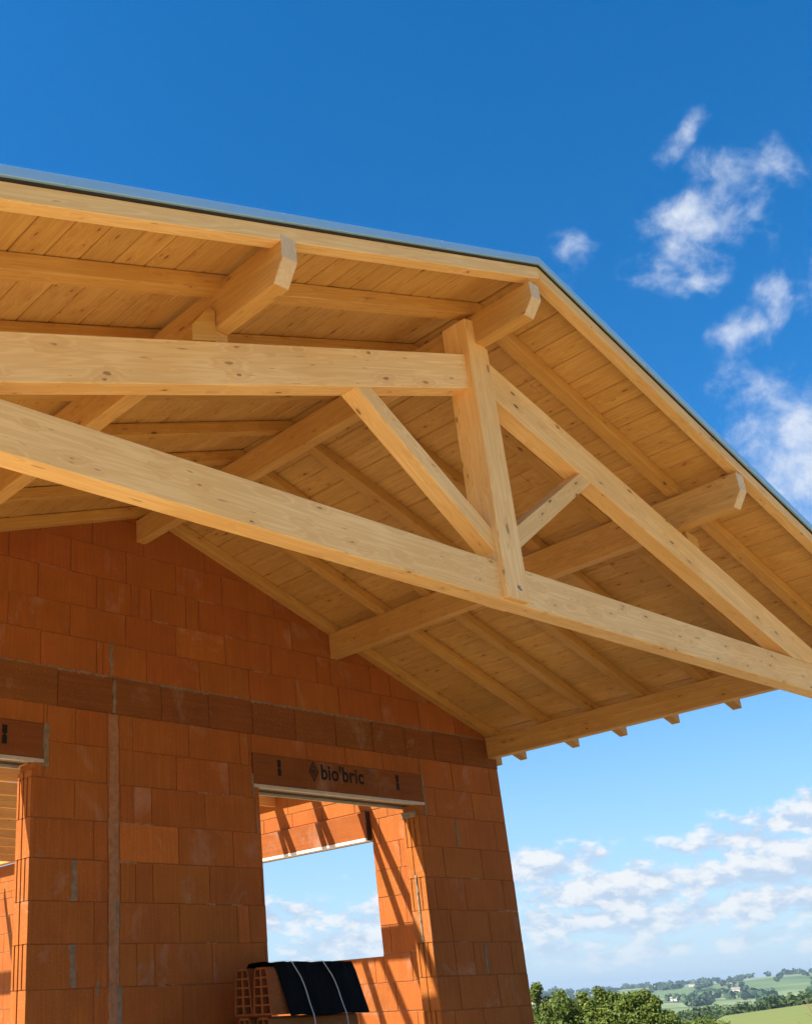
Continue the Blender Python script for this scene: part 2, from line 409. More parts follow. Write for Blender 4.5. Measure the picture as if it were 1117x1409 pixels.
def clip(poly, a, b, c):
    """keep a*x+b*z<=c"""
    out = []
    for i in range(len(poly)):
        p, q = poly[i], poly[(i + 1) % len(poly)]
        dp, dq = a * p[0] + b * p[1] - c, a * q[0] + b * q[1] - c
        if dp <= 0: out.append(p)
        if dp * dq < 0:
            s = dp / (dp - dq); out.append((p[0] + s * (q[0] - p[0]), p[1] + s * (q[1] - p[1])))
    return out

def subtract(r, holes):
    rs = [r]
    for (a0, a1, b0, b1) in holes:
        nx = []
        for (x0, x1, z0, z1) in rs:
            if x1 <= a0 + 1e-6 or x0 >= a1 - 1e-6 or z1 <= b0 + 1e-6 or z0 >= b1 - 1e-6: nx.append((x0, x1, z0, z1)); continue
            if x0 < a0: nx.append((x0, a0, z0, z1))
            if x1 > a1: nx.append((a1, x1, z0, z1))
            m0, m1 = max(x0, a0), min(x1, a1)
            if z0 < b0: nx.append((m0, m1, z0, b0))
            if z1 > b1: nx.append((m0, m1, b1, z1))
        rs = nx
    return rs

def blocks(rows, holes, clips, amap, depth=0.03, gv=0.0046, gh=0.0022, lo=0.40, hi=0.62, special=None):
    v, f, ti = [], [], []
    for (z0, z1, js) in rows:
        for a0, a1 in zip(js[:-1], js[1:]):
            tt = random.uniform(lo, hi)
            if special:
                for (sx0, sz0, tv) in special:
                    if a0 < sx0 < a1 and z0 < sz0 < z1: tt = tv
            jit = random.uniform(-0.0025, 0.0025)
            for r in subtract((a0, a1, z0, z1), holes):
                if r[1] - r[0] < 0.03 or r[3] - r[2] < 0.02: continue
                q = [(r[0] + gv, r[2] + gh), (r[1] - gv, r[2] + gh), (r[1] - gv, r[3] - gh), (r[0] + gv, r[3] - gh)]
                # faintly uneven arrises
                q = [(x + random.uniform(-0.0038, 0.0038), z + random.uniform(-0.0034, 0.0034)) for x, z in q]
                for cl in clips:
                    q = clip(q, *cl)
                    if len(q) < 3: break
                if len(q) < 3: continue
                cx = sum(p[0] for p in q) / len(q); cz = sum(p[1] for p in q) / len(q)
                n = len(q); k = len(v)
                def ins(p, d):
                    dx, dz = cx - p[0], cz - p[1]
                    return (p[0] + math.copysign(min(d, abs(dx)), dx), p[1] + math.copysign(min(d, abs(dz)), dz))
                v += [amap(p[0], p[1], depth) for p in q] + [amap(p[0], p[1], 0.005 + jit) for p in q] + [amap(*ins(p, 0.005), jit) for p in q]
                fs = [tuple(k + 2 * n + i for i in range(n))]
                for i in range(n):
                    j = (i + 1) % n
                    fs += [(k + i, k + j, k + n + j, k + n + i), (k + n + i, k + n + j, k + 2 * n + j, k + 2 * n + i)]
                f += fs; ti += [tt] * len(fs)
    return v, f, ti

ZR = [-1.40, -0.955, -0.54, -0.130, 0.275, 0.690, 1.095, 1.510, 1.915, 2.325, 2.715, 3.110]
GR = [3.535, 3.931, 4.316, 4.720, 5.125, 5.53, 5.95]
ROWS = [(-1.4, -0.955, [-6.45, -6.16, -5.39, -4.62, -3.85, -3.08, -2.31, -1.54, -0.77, 0.0, 0.77, 1.54, 2.31, 3.08, 3.85, 4.62, 5.39, 6.16, 6.448], 0), (-0.955, -0.54, [-6.45, -6.16, -5.39, -4.62, -3.85, -3.08, -2.31, -1.54, -0.77, 0.0, 0.77, 1.54, 2.31, 3.08, 3.85, 4.62, 5.39, 6.16, 6.448], 0), (-0.54, -0.13, [-6.45, -6.271, -5.501, -4.731, -3.961, -3.191, -2.421, -1.651, -0.881, -0.479, -0.341, -0.131, 0.094, 0.882, 1.652, 2.422, 3.192, 3.962, 4.804, 5.389, 6.159, 6.448], 0), (-0.13, 0.275, [-6.45, -6.044, -5.274, -4.504, -3.734, -2.964, -2.194, -1.424, -0.654, -0.479, -0.338, 0.457, 1.227, 1.997, 2.767, 3.537, 4.307, 4.959, 5.774, 6.448], 0), (0.275, 0.69, [-6.45, -6.286, -5.516, -4.746, -3.976, -3.206, -2.436, -1.666, -0.896, -0.487, -0.353, -0.132, 0.098, 0.875, 1.645, 2.415, 3.185, 3.955, 4.954, 5.343, 6.159, 6.448], 0), (0.69, 1.095, [-6.45, -6.048, -5.278, -4.508, -3.738, -2.968, -2.198, -1.428, -0.658, -0.49, -0.344, 0.443, 1.252, 1.43, 2.2, 2.97, 3.74, 4.51, 4.956, 5.76, 6.448], 0), (1.095, 1.51, [-6.45, -6.293, -5.523, -4.753, -3.983, -3.213, -2.443, -1.673, -0.903, -0.49, -0.33, -0.139, 0.09, 0.872, 1.642, 2.412, 3.182, 3.952, 4.722, 5.334, 6.17, 6.448], 0), (1.51, 1.915, [-6.45, -6.057, -5.287, -4.517, -3.747, -2.977, -2.207, -1.437, -0.667, -0.494, -0.336, 0.452, 1.245, 2.015, 2.785, 3.555, 4.325, 4.959, 5.769, 6.448], 0), (1.915, 2.325, [-6.45, -6.295, -5.525, -4.755, -3.985, -3.215, -2.445, -1.675, -0.905, -0.484, -0.324, -0.152, 0.093, 0.842, 1.612, 2.382, 3.152, 3.922, 4.706, 5.317, 6.173, 6.448], 0), (2.325, 2.715, [-6.45, -5.892, -5.122, -4.352, -3.582, -2.812, -2.042, -1.272, -0.502, -0.331, 0.445, 1.228, 1.998, 2.768, 3.538, 4.308, 4.931, 5.735, 6.448], 0), (2.715, 3.11, [-6.45, -5.878, -5.108, -4.338, -3.568, -2.798, -2.028, -1.258, -0.906, -0.492, -0.338, -0.151, 0.642, 1.417, 1.556, 2.539, 3.23, 3.935, 4.653, 5.366, 6.221, 6.448], 0), (3.11, 3.535, [-6.45, -5.757, -4.987, -4.217, -3.447, -2.677, -1.907, -1.137, -0.424, 0.254, 0.955, 1.644, 2.365, 3.08, 3.783, 4.438, 5.034, 5.659, 6.448], 1), (3.535, 3.931, [-6.45, -5.977, -5.207, -4.437, -3.667, -2.897, -2.127, -1.357, -0.638, -0.555, -0.427, 0.055, 0.84, 1.62, 2.418, 3.204, 4.016, 4.797, 5.567, 6.337, 6.448], 0), (3.931, 4.316, [-6.45, -6.39, -5.62, -4.85, -4.08, -3.31, -2.54, -1.77, -0.991, -0.238, 0.489, 1.26, 2.023, 2.831, 3.087, 3.857, 4.252, 5.022, 5.792, 6.448], 0), (4.316, 4.72, [-6.45, -6.032, -5.262, -4.492, -3.722, -2.952, -2.182, -1.412, -0.641, -0.157, -0.034, 0.131, 0.657, 0.864, 1.645, 2.415, 3.185, 3.955, 4.725, 5.495, 6.265, 6.448], 0), (4.72, 5.125, [-6.45, -5.644, -4.874, -4.104, -3.334, -2.564, -1.794, -0.994, -0.223, 0.518, 1.247, 2.127, 2.897, 3.667, 4.437, 5.207, 5.977, 6.448], 0), (5.125, 5.53, [-6.45, -6.024, -5.254, -4.484, -3.714, -2.944, -2.174, -1.404, -0.695, 0.036, 0.979, 1.749, 2.519, 3.289, 4.059, 4.829, 5.599, 6.369, 6.448], 0), (5.53, 5.95, [-6.45, -5.858, -5.088, -4.318, -3.548, -2.778, -2.008, -1.238, -0.468, 0.071, 0.522, 1.292, 2.062, 2.832, 3.602, 4.372, 5.142, 5.912, 6.448], 0)]
LW = (1.60, 4.68, 2.475, 2.875)      # window lintel
LD = (-4.50, -1.30, 2.490, 2.890)    # door lintel
HOLES = [LW, (1.690, 4.560, -2, 2.476), LD, (-4.30, -1.405, -2, 2.491)]
CLIPS = [(SL, 1, 5.70 + SL * AX), (-SL, 1, 5.70 - SL * AX)]
gmap = lambda a, z, d: U(a, d, z)
v, f, ti = blocks([r for r in ROWS if not r[3]] and [r[:3] for r in ROWS if not r[3]], HOLES, CLIPS, gmap, special=[(0.05, 1.7, 1.7), (1.3, 1.7, 0.85), (1.3, 0.9, 1.0), (0.6, 4.1, 0.95), (5.9, 2.5, 0.8)])
# structural core behind the block faces, with real openings and reveals
core = [
    [(-6.45, -1.4), (-4.30, -1.4), (-4.30, 2.49), (-6.45, 2.49)],
    [(-1.405, -1.4), (1.690, -1.4), (1.690, 2.475), (-1.405, 2.475)],
    [(4.560, -1.4), (6.448, -1.4), (6.448, 2.475), (4.560, 2.475)],
    [(-6.45, 2.875), (6.448, 2.875), (6.448, 3.53), (AX, 5.695), (-6.45, 3.44)],
    [(-1.295, 2.475), (1.597, 2.475), (1.597, 2.875), (-1.295, 2.875)],
    [(4.683, 2.475), (6.448, 2.475), (6.448, 2.875), (4.683, 2.875)],
    [(-6.45, 2.49), (-4.503, 2.49), (-4.503, 2.875), (-6.45, 2.875)],
]
nb = len(f); fm = [0] * nb
for pl in core:
    n = len(pl); k = len(v)
    v += [U(x, 0.011, z) for x, z in pl] + [U(x, 0.300, z) for x, z in pl]
    fs = [tuple(k + i for i in range(n)), tuple(k + 2 * n - 1 - i for i in range(n))] + [(k + i, k + (i + 1) % n, k + n + (i + 1) % n, k + n + i) for i in range(n)]
    f += fs; ti += [0.5] * len(fs); fm += [1] + [2] * (len(fs) - 1)
gable = mesh('gable_wall', v, f, None, house, Matrix.Translation(U(0, 0, -1.4)), 0, ti, True, False, [M_BRICK, M_MORTAR2, M_BRICK], fm)
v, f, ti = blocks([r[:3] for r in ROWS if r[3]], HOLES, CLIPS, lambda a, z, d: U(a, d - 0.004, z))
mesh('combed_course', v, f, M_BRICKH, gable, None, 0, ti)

def smear(name, path, width, mat, parent, amap, seed=1, thick=0.004, jag=0.35, step=0.03):
    """a ragged ribbon of mortar along a path of (a,z) points"""
    rnd = random.Random(seed); pts = []
    for (p, q) in zip(path[:-1], path[1:]):
        L = math.hypot(q[0] - p[0], q[1] - p[1]); n = max(2, int(L / step))
        pts += [(p[0] + (q[0] - p[0]) * i / n, p[1] + (q[1] - p[1]) * i / n) for i in range(n)]
    pts.append(path[-1]); v, f = [], []
    dx, dz = path[-1][0] - path[0][0], path[-1][1] - path[0][1]; L = math.hypot(dx, dz); nx, nz = -dz / L, dx / L
    for i, (a, z) in enumerate(pts):
        w1 = width * (0.5 + jag * (rnd.random() - 0.5)); w2 = width * (0.5 + jag * (rnd.random() - 0.5))
        v += [amap(a + nx * w1, z + nz * w1, 0.004), amap(a + nx * w1 * .8, z + nz * w1 * .8, -thick), amap(a - nx * w2 * .8, z - nz * w2 * .8, -thick), amap(a - nx * w2, z - nz * w2, 0.004)]
    for i in range(len(pts) - 1):
        k = 4 * i
        f += [(k + j, k + j + 1, k + 5 + j, k + 4 + j) for j in range(3)]
    return mesh(name, v, f, mat, parent, None, 0, None, True)

smear('mortar_bed', [(-6.4, 3.528), (6.2, 3.532)], 0.030, M_MORTAR, gable, gmap, 3, 0.005, 1.0, 0.02)
smear('mortar_chase', [(-0.415, -0.2), (-0.412, 3.10)], 0.135, M_RENDER, gable, gmap, 5, 0.003, 0.10, 0.07)
for i, (a, z0, z1, w) in enumerate([(-0.905, 1.10, 1.50, 0.065), (-0.905, 0.28, 0.68, 0.07), (-0.37, 0.83, 1.10, 0.05), (-0.345, -0.10, 0.28, 0.075), (-1.275, 2.44, 2.90, 0.075), (4.70, 2.33, 2.90, 0.04), (1.60, 2.34, 2.62, 0.03), (5.32, 1.93, 2.31, 0.05), (5.58, 0.29, 0.68, 0.06), (-0.405, 3.12, 3.50, 0.05), (-0.44, 3.55, 3.93, 0.05), (-0.62, 0.2, 0.34, 0.03)]):
    smear('mortar_joint', [(a, z0), (a + random.uniform(-0.01, 0.01), z1)], w, M_MORTAR, gable, gmap, 20 + i, 0.007, 0.5, 0.04)

random.seed(77)
for i in range(22):     # mortar squeezed out of bed joints
    z = random.choice(ZR[3:11] + GR[1:4]); a = random.choice((random.uniform(-1.2, 1.4), random.uniform(4.8, 6.2), random.uniform(-1.5, 3.0)))
    if z > 3.2: a = random.uniform(-1.8, 1.8)
    elif 1.4 < a < 4.7: continue
    smear('mortar_joint', [(a, z), (a + random.uniform(0.12, 0.5), z)], random.uniform(0.010, 0.022), M_RENDER, gable, gmap, 100 + i, 0.003, 1.1, 0.02)
# window / door heads: hollow clay lintels with metal rails under them
def lintel(x0, x1, zb, zt):
    o = box('lintel', x0 + 0.006, x1 - 0.006, -0.012, 0.285, zb + 0.025, zt - 0.006, M_LINTEL, house, (1, 0, 0), 0.003)
    box('rail', x0 - 0.0, x1 + 0.0, -0.020, 0.035, zb - 0.018, zb + 0.022, M_RAIL, o, (1, 0, 0), 0.002)
    box('rail', x0 + 0.12, x1 - 0.14, 0.045, 0.072, zb - 0.022, zb + 0.018, M_PALLET, o, (1, 0, 0), 0.002)
    box('rail', x0 + 0.10, x1 - 0.13, 0.272, 0.296, zb - 0.040, zb + 0.018, M_RAIL, o, (1, 0, 0), 0.002)
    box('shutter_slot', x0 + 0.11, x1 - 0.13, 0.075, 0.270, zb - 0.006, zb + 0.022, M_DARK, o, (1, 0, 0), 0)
    return o
lw = lintel(*LW); ld = lintel(*LD)
lw['label'] = 'lintel printed bio\'bric'; ld['label'] = 'plain lintel over the door hole'

# printing on the window lintel
YP = -0.0135
def flat(name, polys, mat, parent, y=YP):
    v, f = [], []
    for p in polys:
        k = len(v); v += [U(a, y, z) for a, z in p]; f.append(tuple(range(k, k + len(p))))
    return mesh(name, v, f, mat, parent, None, 0, None, False)
def txt(body, a, z, h, w, mat, parent, bold=0.0, slope=0.0):
    cu = bpy.data.curves.new('lettering', 'FONT'); cu.body = body; cu.size = 1.0; cu.offset = bold; cu.space_character = 1.04
    ob = bpy.data.objects.new('lettering', cu); COL.objects.link(ob)
    dg = bpy.context.evaluated_depsgraph_get(); me = bpy.data.meshes.new_from_object(ob.evaluated_get(dg))
    COL.objects.unlink(ob); bpy.data.objects.remove(ob); bpy.data.curves.remove(cu)
    xs = [q.co.x for q in me.vertices]; sx_ = w / (max(xs) - min(xs)); x0 = min(xs)
    v = [U(a + (q.co.x - x0) * sx_, YP, z + q.co.y * h) for q in me.vertices]
    f = [tuple(p.vertices) for p in me.polygons]
    bpy.data.meshes.remove(me)
    return mesh('lettering', v, f, mat, parent, None, 0, None, False)
txt("bio'bric", 2.745, 2.650, 0.265, 0.775, M_INK, lw, 0.028)
txt("2021", 3.53, 2.775, 0.09, 0.17, M_INK2, lw, 0.01)
cx, cz = 2.615, 2.733
def dia(r0, r1):
    ps = []
    c0 = [(0, 1), (0.62, 0), (0, -1), (-0.62, 0)]
    for i in range(4):
        p, q = c0[i], c0[(i + 1) % 4]
        ps.append([(cx + p[0] * r0, cz + p[1] * r0), (cx + q[0] * r0, cz + q[1] * r0), (cx + q[0] * r1, cz + q[1] * r1), (cx + p[0] * r1, cz + p[1] * r1)])
    return ps
flat('diamond_emblem', dia(0.135, 0.102) + dia(0.082, 0.056) + dia(0.036, 0.004), M_INK, lw)
# faint shield beneath the date
sh = []
for i in range(5):
    zz = 2.735 - i * 0.028; ww = 0.095 * math.sqrt(max(0.05, 1 - (i / 5.0) ** 2))
    for j in range(5 - i // 2):
        n = 5 - i // 2; a0 = 3.605 - ww + 2 * ww * j / n; sh.append([(a0, zz), (a0 + 2 * ww / n * 0.62, zz), (a0 + 2 * ww / n * 0.62, zz + 0.013), (a0, zz + 0.013)])
flat('shield_emblem', sh, M_INK2, lw)
for i, (a, lt) in enumerate(((2.030, lw), (4.175, lw), (-1.765, ld))):
    bars = [[(a - 0.030, 2.625), (a + 0.030, 2.625), (a + 0.030, 2.715), (a - 0.030, 2.715)], [(a - 0.030, 2.735), (a + 0.030, 2.735), (a + 0.030, 2.825), (a - 0.030, 2.825)], [(a - 0.012, 2.712), (a + 0.012, 2.712), (a + 0.012, 2.737), (a - 0.012, 2.737)]]
    flat('fixing_mark', bars, M_INK, lt)

# ribbed block ends in the two visible reveals (facing -X)
def reveal(x, zs, mat, top):
    bl = []
    for k, (z0, z1) in enumerate(zip(zs[:-1], zs[1:])):
        z1 = min(z1, top)
        if z1 - z0 < 0.05: continue
        if k % 2 == 0:
            ed = [0.003, 0.055, 0.095, 0.135, 0.175, 0.215, 0.255, 0.297]
            for i, (a, b) in enumerate(zip(ed[:-1], ed[1:])):
                bl.append((x - (0.012 if i % 2 else 0.024), x + 0.01, a + 0.002, b - 0.002, z0 + 0.004, z1 - 0.004))
        else:
            bl.append((x - 0.022, x + 0.01, 0.003, 0.140, z0 + 0.004, z1 - 0.004))
            bl.append((x - 0.010, x + 0.01, 0.143, 0.180, z0 + 0.004, z1 - 0.004))
            bl.append((x - 0.022, x + 0.01, 0.183, 0.297, z0 + 0.004, z1 - 0.004))
    v, f = boxes_geo(bl)
    return mesh('ribbed_reveal', v, f, mat, gable, Matrix.Translation(U(x, 0, 0)), 0, [random.uniform(.4, .7)] * len(f))
reveal(4.558, ZR, M_BRICK, 2.39)
def revealL(x, zs, top):
    return reveal(x, zs, M_BRICK, top)
reveal(-1.407, ZR, M_BRICK, 2.40)
box('mortar_pad', 4.50, 4.66, 0.02, 0.28, 2.30, 2.385, M_MORTAR, gable, (1, 0, 0), 0.006)
smear('mortar_joint', [(0.16, 0.70), (0.165, 1.55)], 0.035, M_MORTAR, gable, lambda a, z, d: U(4.532 + d, a, z), 77, 0.004, 0.4, 0.04)

# right-hand side wall seen through the window
XI = 6.15
random.seed(21)
def runs(a0, a1, off, ln=0.765):
    js = [a0]; p = a0 + off
    while p < a1 - 0.1:
        if p - js[-1] > 0.12: js.append(p)
        p += ln if random.random() > 0.14 else ln * 0.55
    return js + [a1]
SROWS = [(z0, z1, runs(0.30, 17.0, 0.4 if i % 2 else 0.78)) for i, (z0, z1) in enumerate(zip(ZR[:-2], ZR[1:-1]))]
SROWS += [(2.715, 2.87, runs(0.30, 17.0, 0.2)), (2.87, 3.11, runs(0.30, 17.0, 0.5)), (3.11, 3.50, runs(0.30, 17.0, 0.25))]
SH = [(2.42, 5.75, 0.655, 2.40), (2.435, 5.85, 2.39, 2.85)]
v, f, ti = blocks(SROWS, SH, [], lambda a, z, d: U(XI + d, a, z), gv=0.004, gh=0.004)
nb = len(f); fm = [0] * nb
for (y0, y1, z0, z1) in [(0.30, 2.42, -1.4, 3.50), (2.42, 5.75, -1.4, 0.655), (2.42, 5.75, 2.86, 3.50), (5.75, 17.0, -1.4, 3.50)]:
    vv, ff = boxes_geo([(XI + 0.012, 6.448, y0, y1, z0, z1)]); k = len(v)
    v += vv; f += [tuple(k + i for i in q) for q in ff]; ti += [0.5] * 6; fm += [1] * 6
side = mesh('side_wall', v, f, None, house, Matrix.Translation(U(XI, 0.3, -1.4)), 0, ti, True, False, [M_BRICK, plain('pale_mortar_core', (0.50, 0.33, 0.20), 0.95, 0, 0.2, 20)], fm)
bx = box('shutter_box', XI - 0.085, 6.44, 2.446, 5.75, 2.425, 2.845, M_LINTEL, house, (0, 1, 0), 0.003)
bx.data.materials[0] = brick('clay_box_sunlit', BR, (1.0, 0.8, 30.0))
box('rail', XI - 0.10, XI + 0.02, 2.44, 5.74, 2.39, 2.435, plain('white_rail', (0.78, 0.76, 0.70), 0.5, 0, 0.06, 10), bx, (0, 1, 0), 0.002)
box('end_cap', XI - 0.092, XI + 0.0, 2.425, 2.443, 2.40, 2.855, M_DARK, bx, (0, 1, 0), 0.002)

# the bare roof frame over the room behind the gable: rafters, ceiling joists, purlins, wall plates
JY = [1.80, 2.80, 3.82, 4.78, 5.75, 6.75, 7.7, 8.7, 9.7, 10.7, 11.7, 12.7]
def prism_h(name, pts, vec, mat, grain): return prism(name, pts, vec, mat, house, grain, 0.002)
for y in [0.40] + JY:
    for sd in (1, -1):
        rafter('rafter', sd, y - 0.055, y + 0.055, 5.675, 5.800, 7.06, M_CHEV, house)
    if y > 1:
        box('ceiling_joist', -6.3, 6.18, y - 0.105, y - 0.035, 3.30, 3.50, M_CHEV, house, (1, 0, 0), 0.002)
box('purlin', 3.118, 3.253, 0.31, 17.0, 4.318, 4.66, M_BEAM, house, (0, 1, 0), 0.003)
box('purlin', -3.02, -2.885, 0.31, 17.0, 4.306, 4.64, M_BEAM, house, (0, 1, 0), 0.003)
box('ridge_purlin', -0.067, 0.067, 0.31, 17.0, 5.295, 5.585, M_BEAM, house, (0, 1, 0), 0.003)
box('wall_plate', 5.93, 6.10, 0.31, 17.0, 3.50, 3.60, M_BEAM, house, (0, 1, 0), 0.003)
# boarded far gable, planks running along X
v, f, ti = [], [], []
z = 3.60; random.seed(5)
while z < 5.6:
    h = 0.24; xm = min(6.4, (5.66 - z - h) / SL)
    if xm < 0.4: break
    vv, ff = boxes_geo([(-xm + AX, xm + AX, 14.95, 15.0, z + 0.006, z + h - 0.006)]); k = len(v)
    v += vv; f += [tuple(k + i for i in q) for q in ff]; ti += [random.random()] * 6
    z += h
mesh('gable_boarding', v, f, M_BOARD, house, frame_from(U(0, 15, 3.6), (1, 0, 0)), 0, ti)
box('floor_slab', -8.2, 7.2, -8.8, 17.2, -1.30, -0.88, M_SLAB, house, (1, 0, 0), 0.01)  # unseen; brought forward and coloured bright to bounce light under the roof

# ================================================================== STACK OF HOLLOW BLOCKS
pack = empty('block_pack', U(1.5, -0.63, -0.88), 'strapped pack of hollow clay blocks under black plastic film below the window hole', 'block pack')
random.seed(3)
def hollow_block(y0, y1, z0, z1, x0, x1):
    """trapezoid extrusion along X whose end face carries 2 x 5 cells"""
    yc = (y0 + y1) / 2; w0 = (y1 - y0) / 2; w1 = w0 * 0.66
    def hw(q): return w0 + (w1 - w0) * q
    def pt(a, q, x):                    # a -1..1 across, q 0..1 up; rounded shoulders
        r = hw(q); qq = z0 + (z1 - z0) * q
        if q > 0.86: r *= math.sqrt(max(0.0, 1 - ((q - 0.86) / 0.14) ** 2)) * 0.35 + 0.65
        return U(x, yc + a * r, qq)
    v, f, mi = [], [], []
    cols = [-1, -0.86, -0.10, 0.10, 0.86, 1]; rows = [0]
    for i in range(5): rows += [0.035 + i * 0.191, 0.035 + i * 0.191 + 0.158]
    rows += [1.0]; rows[-2] = 0.955
    idx = {}
    for i, a in enumerate(cols):
        for j, q in enumerate(rows):
            idx[i, j] = len(v); v.append(pt(a, q, x0))
    nf = len(v)
    for i, a in enumerate(cols):
        for j, q in enumerate(rows): v.append(pt(a, q, x1))
    for i in range(5):
        for j in range(len(rows) - 1):
            cell = i in (1, 3) and j % 2 == 1
            q4 = [idx[i, j], idx[i + 1, j], idx[i + 1, j + 1], idx[i, j + 1]]
            if not cell:
                f.append(tuple(q4)); mi.append(0)
            else:
                k = len(v)
                cen = sum((v[t] for t in q4), Vector()) / 4
                rim = [v[t].lerp(cen, 0.06) for t in q4]
                v += rim + [p + Vector((S * 0.34, 0, 0)) for p in rim]
                for t in range(4):
                    u_ = (t + 1) % 4
                    f.append((q4[t], q4[u_], k + u_, k + t)); mi.append(0)
                    f.append((k + t, k + u_, k + 4 + u_, k + 4 + t)); mi.append(0)
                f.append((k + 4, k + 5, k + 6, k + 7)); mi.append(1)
            f.append(tuple(nf + t for t in reversed(q4))); mi.append(0)
    ring = [idx[i, 0] for i in range(6)] + [idx[5, j] for j in range(1, len(rows))] + [idx[i, len(rows) - 1] for i in range(4, -1, -1)] + [idx[0, j] for j in range(len(rows) - 2, 0, -1)]
    for t in range(len(ring)):
        a, b = ring[t], ring[(t + 1) % len(ring)]
        f.append((a, b, nf + b, nf + a)); mi.append(0)
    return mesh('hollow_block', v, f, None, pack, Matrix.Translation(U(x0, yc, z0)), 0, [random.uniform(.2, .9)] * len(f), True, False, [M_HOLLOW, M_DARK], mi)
for lv in range(2):
    z1 = 0.395 - lv * 0.475; z0 = z1 - 0.455
    for (ya, yb) in ((-0.995, -0.70), (-0.69, -0.395)):
        for (xa, xb) in ((0.825, 1.45), (1.456, 2.08)):
            hollow_block(ya, yb, z0, z1, xa + random.uniform(-.006, .006), xb)
# film draped over the top and front, with creases
v, f = [], []
NX, NP = 60, 40
prof = [(-0.44, 0.30), (-0.52, 0.410), (-0.62, 0.412), (-0.80, 0.412), (-0.905, 0.405), (-0.955, 0.30), (-0.99, 0.15), (-1.022, 0.00), (-1.040, -0.095)]
def along(t):
    t *= len(prof) - 1; i = min(int(t), len(prof) - 2); q = t - i
    return (prof[i][0] + (prof[i + 1][0] - prof[i][0]) * q, prof[i][1] + (prof[i + 1][1] - prof[i][1]) * q)
for i in range(NX + 1):
    for j in range(NP + 1):
        t = j / NP; y, z = along(t)
        xa = 0.925 if t < 0.45 else 0.925 + 0.10 * (t - 0.45) / 0.55
        xb = 2.06 + 0.16 * max(0, t - 0.35)
        x = xa + (xb - xa) * i / NX
        nn = mnoise.noise(Vector((x * 5, t * 3, 1.7))) * 0.016 + mnoise.noise(Vector((x * 17, t * 9, 4.1))) * 0.006
        if i == 0 or i == NX: nn += 0.004
        v.append(U(x, y - abs(nn) - 0.012, z + (abs(nn) * 0.9 if t < .6 else 0) + (0.026 if t < .62 else 0.012) + (0.03 * mnoise.noise(Vector((x * 3, 0, 0))) if j == NP else 0)))
for i in range(NX):
    for j in range(NP):
        k = i * (NP + 1) + j; f.append((k, k + 1, k + NP + 2, k + NP + 1))
film = mesh('plastic_film', v, f, M_FILM, pack, None, 0, None, True, True)
sm = film.modifiers.new('thickness', 'SOLIDIFY'); sm.thickness = 0.002
def strap(x0, x1):
    v, f = [], []; n = 40; w = 0.0042
    pr2 = [(-0.395, 0.0), (-0.42, 0.30), (-0.52, 0.450), (-0.80, 0.455), (-0.925, 0.447), (-0.988, 0.30), (-1.025, 0.15), (-1.068, -0.08), (-1.040, -0.30), (-1.045, -0.54)]
    for i in range(n + 1):
        t = i / n * (len(pr2) - 1); a = min(int(t), len(pr2) - 2); q = t - a
        y = pr2[a][0] + (pr2[a + 1][0] - pr2[a][0]) * q; z = pr2[a][1] + (pr2[a + 1][1] - pr2[a][1]) * q
        x = x0 + (x1 - x0) * i / n + 0.006 * math.sin(i * 0.6)
        v += [U(x - w, y - .006, z + .002), U(x + w, y - .006, z + .002), U(x + w, y + .002, z), U(x - w, y + .002, z)]
    for i in range(n):
        k = 4 * i; f += [(k + j, k + (j + 1) % 4, k + 4 + (j + 1) % 4, k + 4 + j) for j in range(4)]
    mesh('strap', v, f, M_STRAP, pack)
strap(1.02, 1.42); strap(1.45, 1.90)
v, f = boxes_geo([(0.95, 2.06, -1.03 + i * 0.155, -0.92 + i * 0.155, -0.60, -0.555) for i in range(5)] + [(xa, xa + 0.16, -1.03, -0.30, -0.88, -0.602) for xa in (0.96, 1.42, 1.88)])
mesh('pallet', v, f, M_PALLET, pack)

# ================================================================== GROUND
CAM = Vector((S * -7.0339, S * -10, EYE))
def lerp_tab(tab, r):
    for (a, b) in zip(tab[:-1], tab[1:]):
        if r <= b[0]:
            q = (r - a[0]) / (b[0] - a[0]); q = q * q * (3 - 2 * q)
            return a[1] + (b[1] - a[1]) * q
    return tab[-1][1]
EL = [(-180, 0.25), (20, 0.1), (48, -0.05), (55.4, 0.02), (59, 0.09), (66, 0.33), (80, 0.45), (120, 0.2), (180, 0.25)]
def sstep(x, a, b):
    q = max(0, min(1, (x - a) / (b - a))); return q * q * (3 - 2 * q)
def ground_z(r, az):
    base = lerp_tab([(0, 0), (6, 0.05), (12, 0.2), (30, -1.2), (45, -3.0), (120, -8.5), (250, -12.5), (400, -14.5), (700, -16.5), (1100, -16.0), (1700, -11.0), (2300, -3.5), (3000, 0), (3500, -2), (5000, -60), (9000, -80)], r)
    rid = sstep(r, 1200, 3000) * (1 - sstep(r, 3200, 5000))
    z = base + rid * (1.6 + 3000 * math.tan(math.radians(lerp_tab(EL, az))) - 2.0)
    if r > 300:
        q = sstep(r, 300, 900)
        z += q * 3.0 * mnoise.noise(Vector((r * math.sin(math.radians(az)) / 420, r * math.cos(math.radians(az)) / 420, 0.3)))
    # the hay field on the right bulges up
    crest = 1.6 - 255 * math.tan(math.radians(0.93 + 0.10 * max(0, 65.4 - az)))
    k = sstep(az, 60.0, 61.6) * (1 - sstep(az, 75, 85)) * sstep(r, 60, 170) * (1 - sstep(r, 262, 330))
    low = crest - max(0, 255 - r) * 0.012
    z = z + (low - z) * k
    return z
def at(az, r, dz=0.0):
    return Vector((CAM.x + r * math.sin(math.radians(az)), CAM.y + r * math.cos(math.radians(az)), ground_z(r, az) + dz))
azs = []
a = -180.0
while a < 180:
    azs.append(a); a += 0.35 if 40 <= a < 70 else (2.0 if 20 <= a < 95 else 6.0)
rs = [1.5]
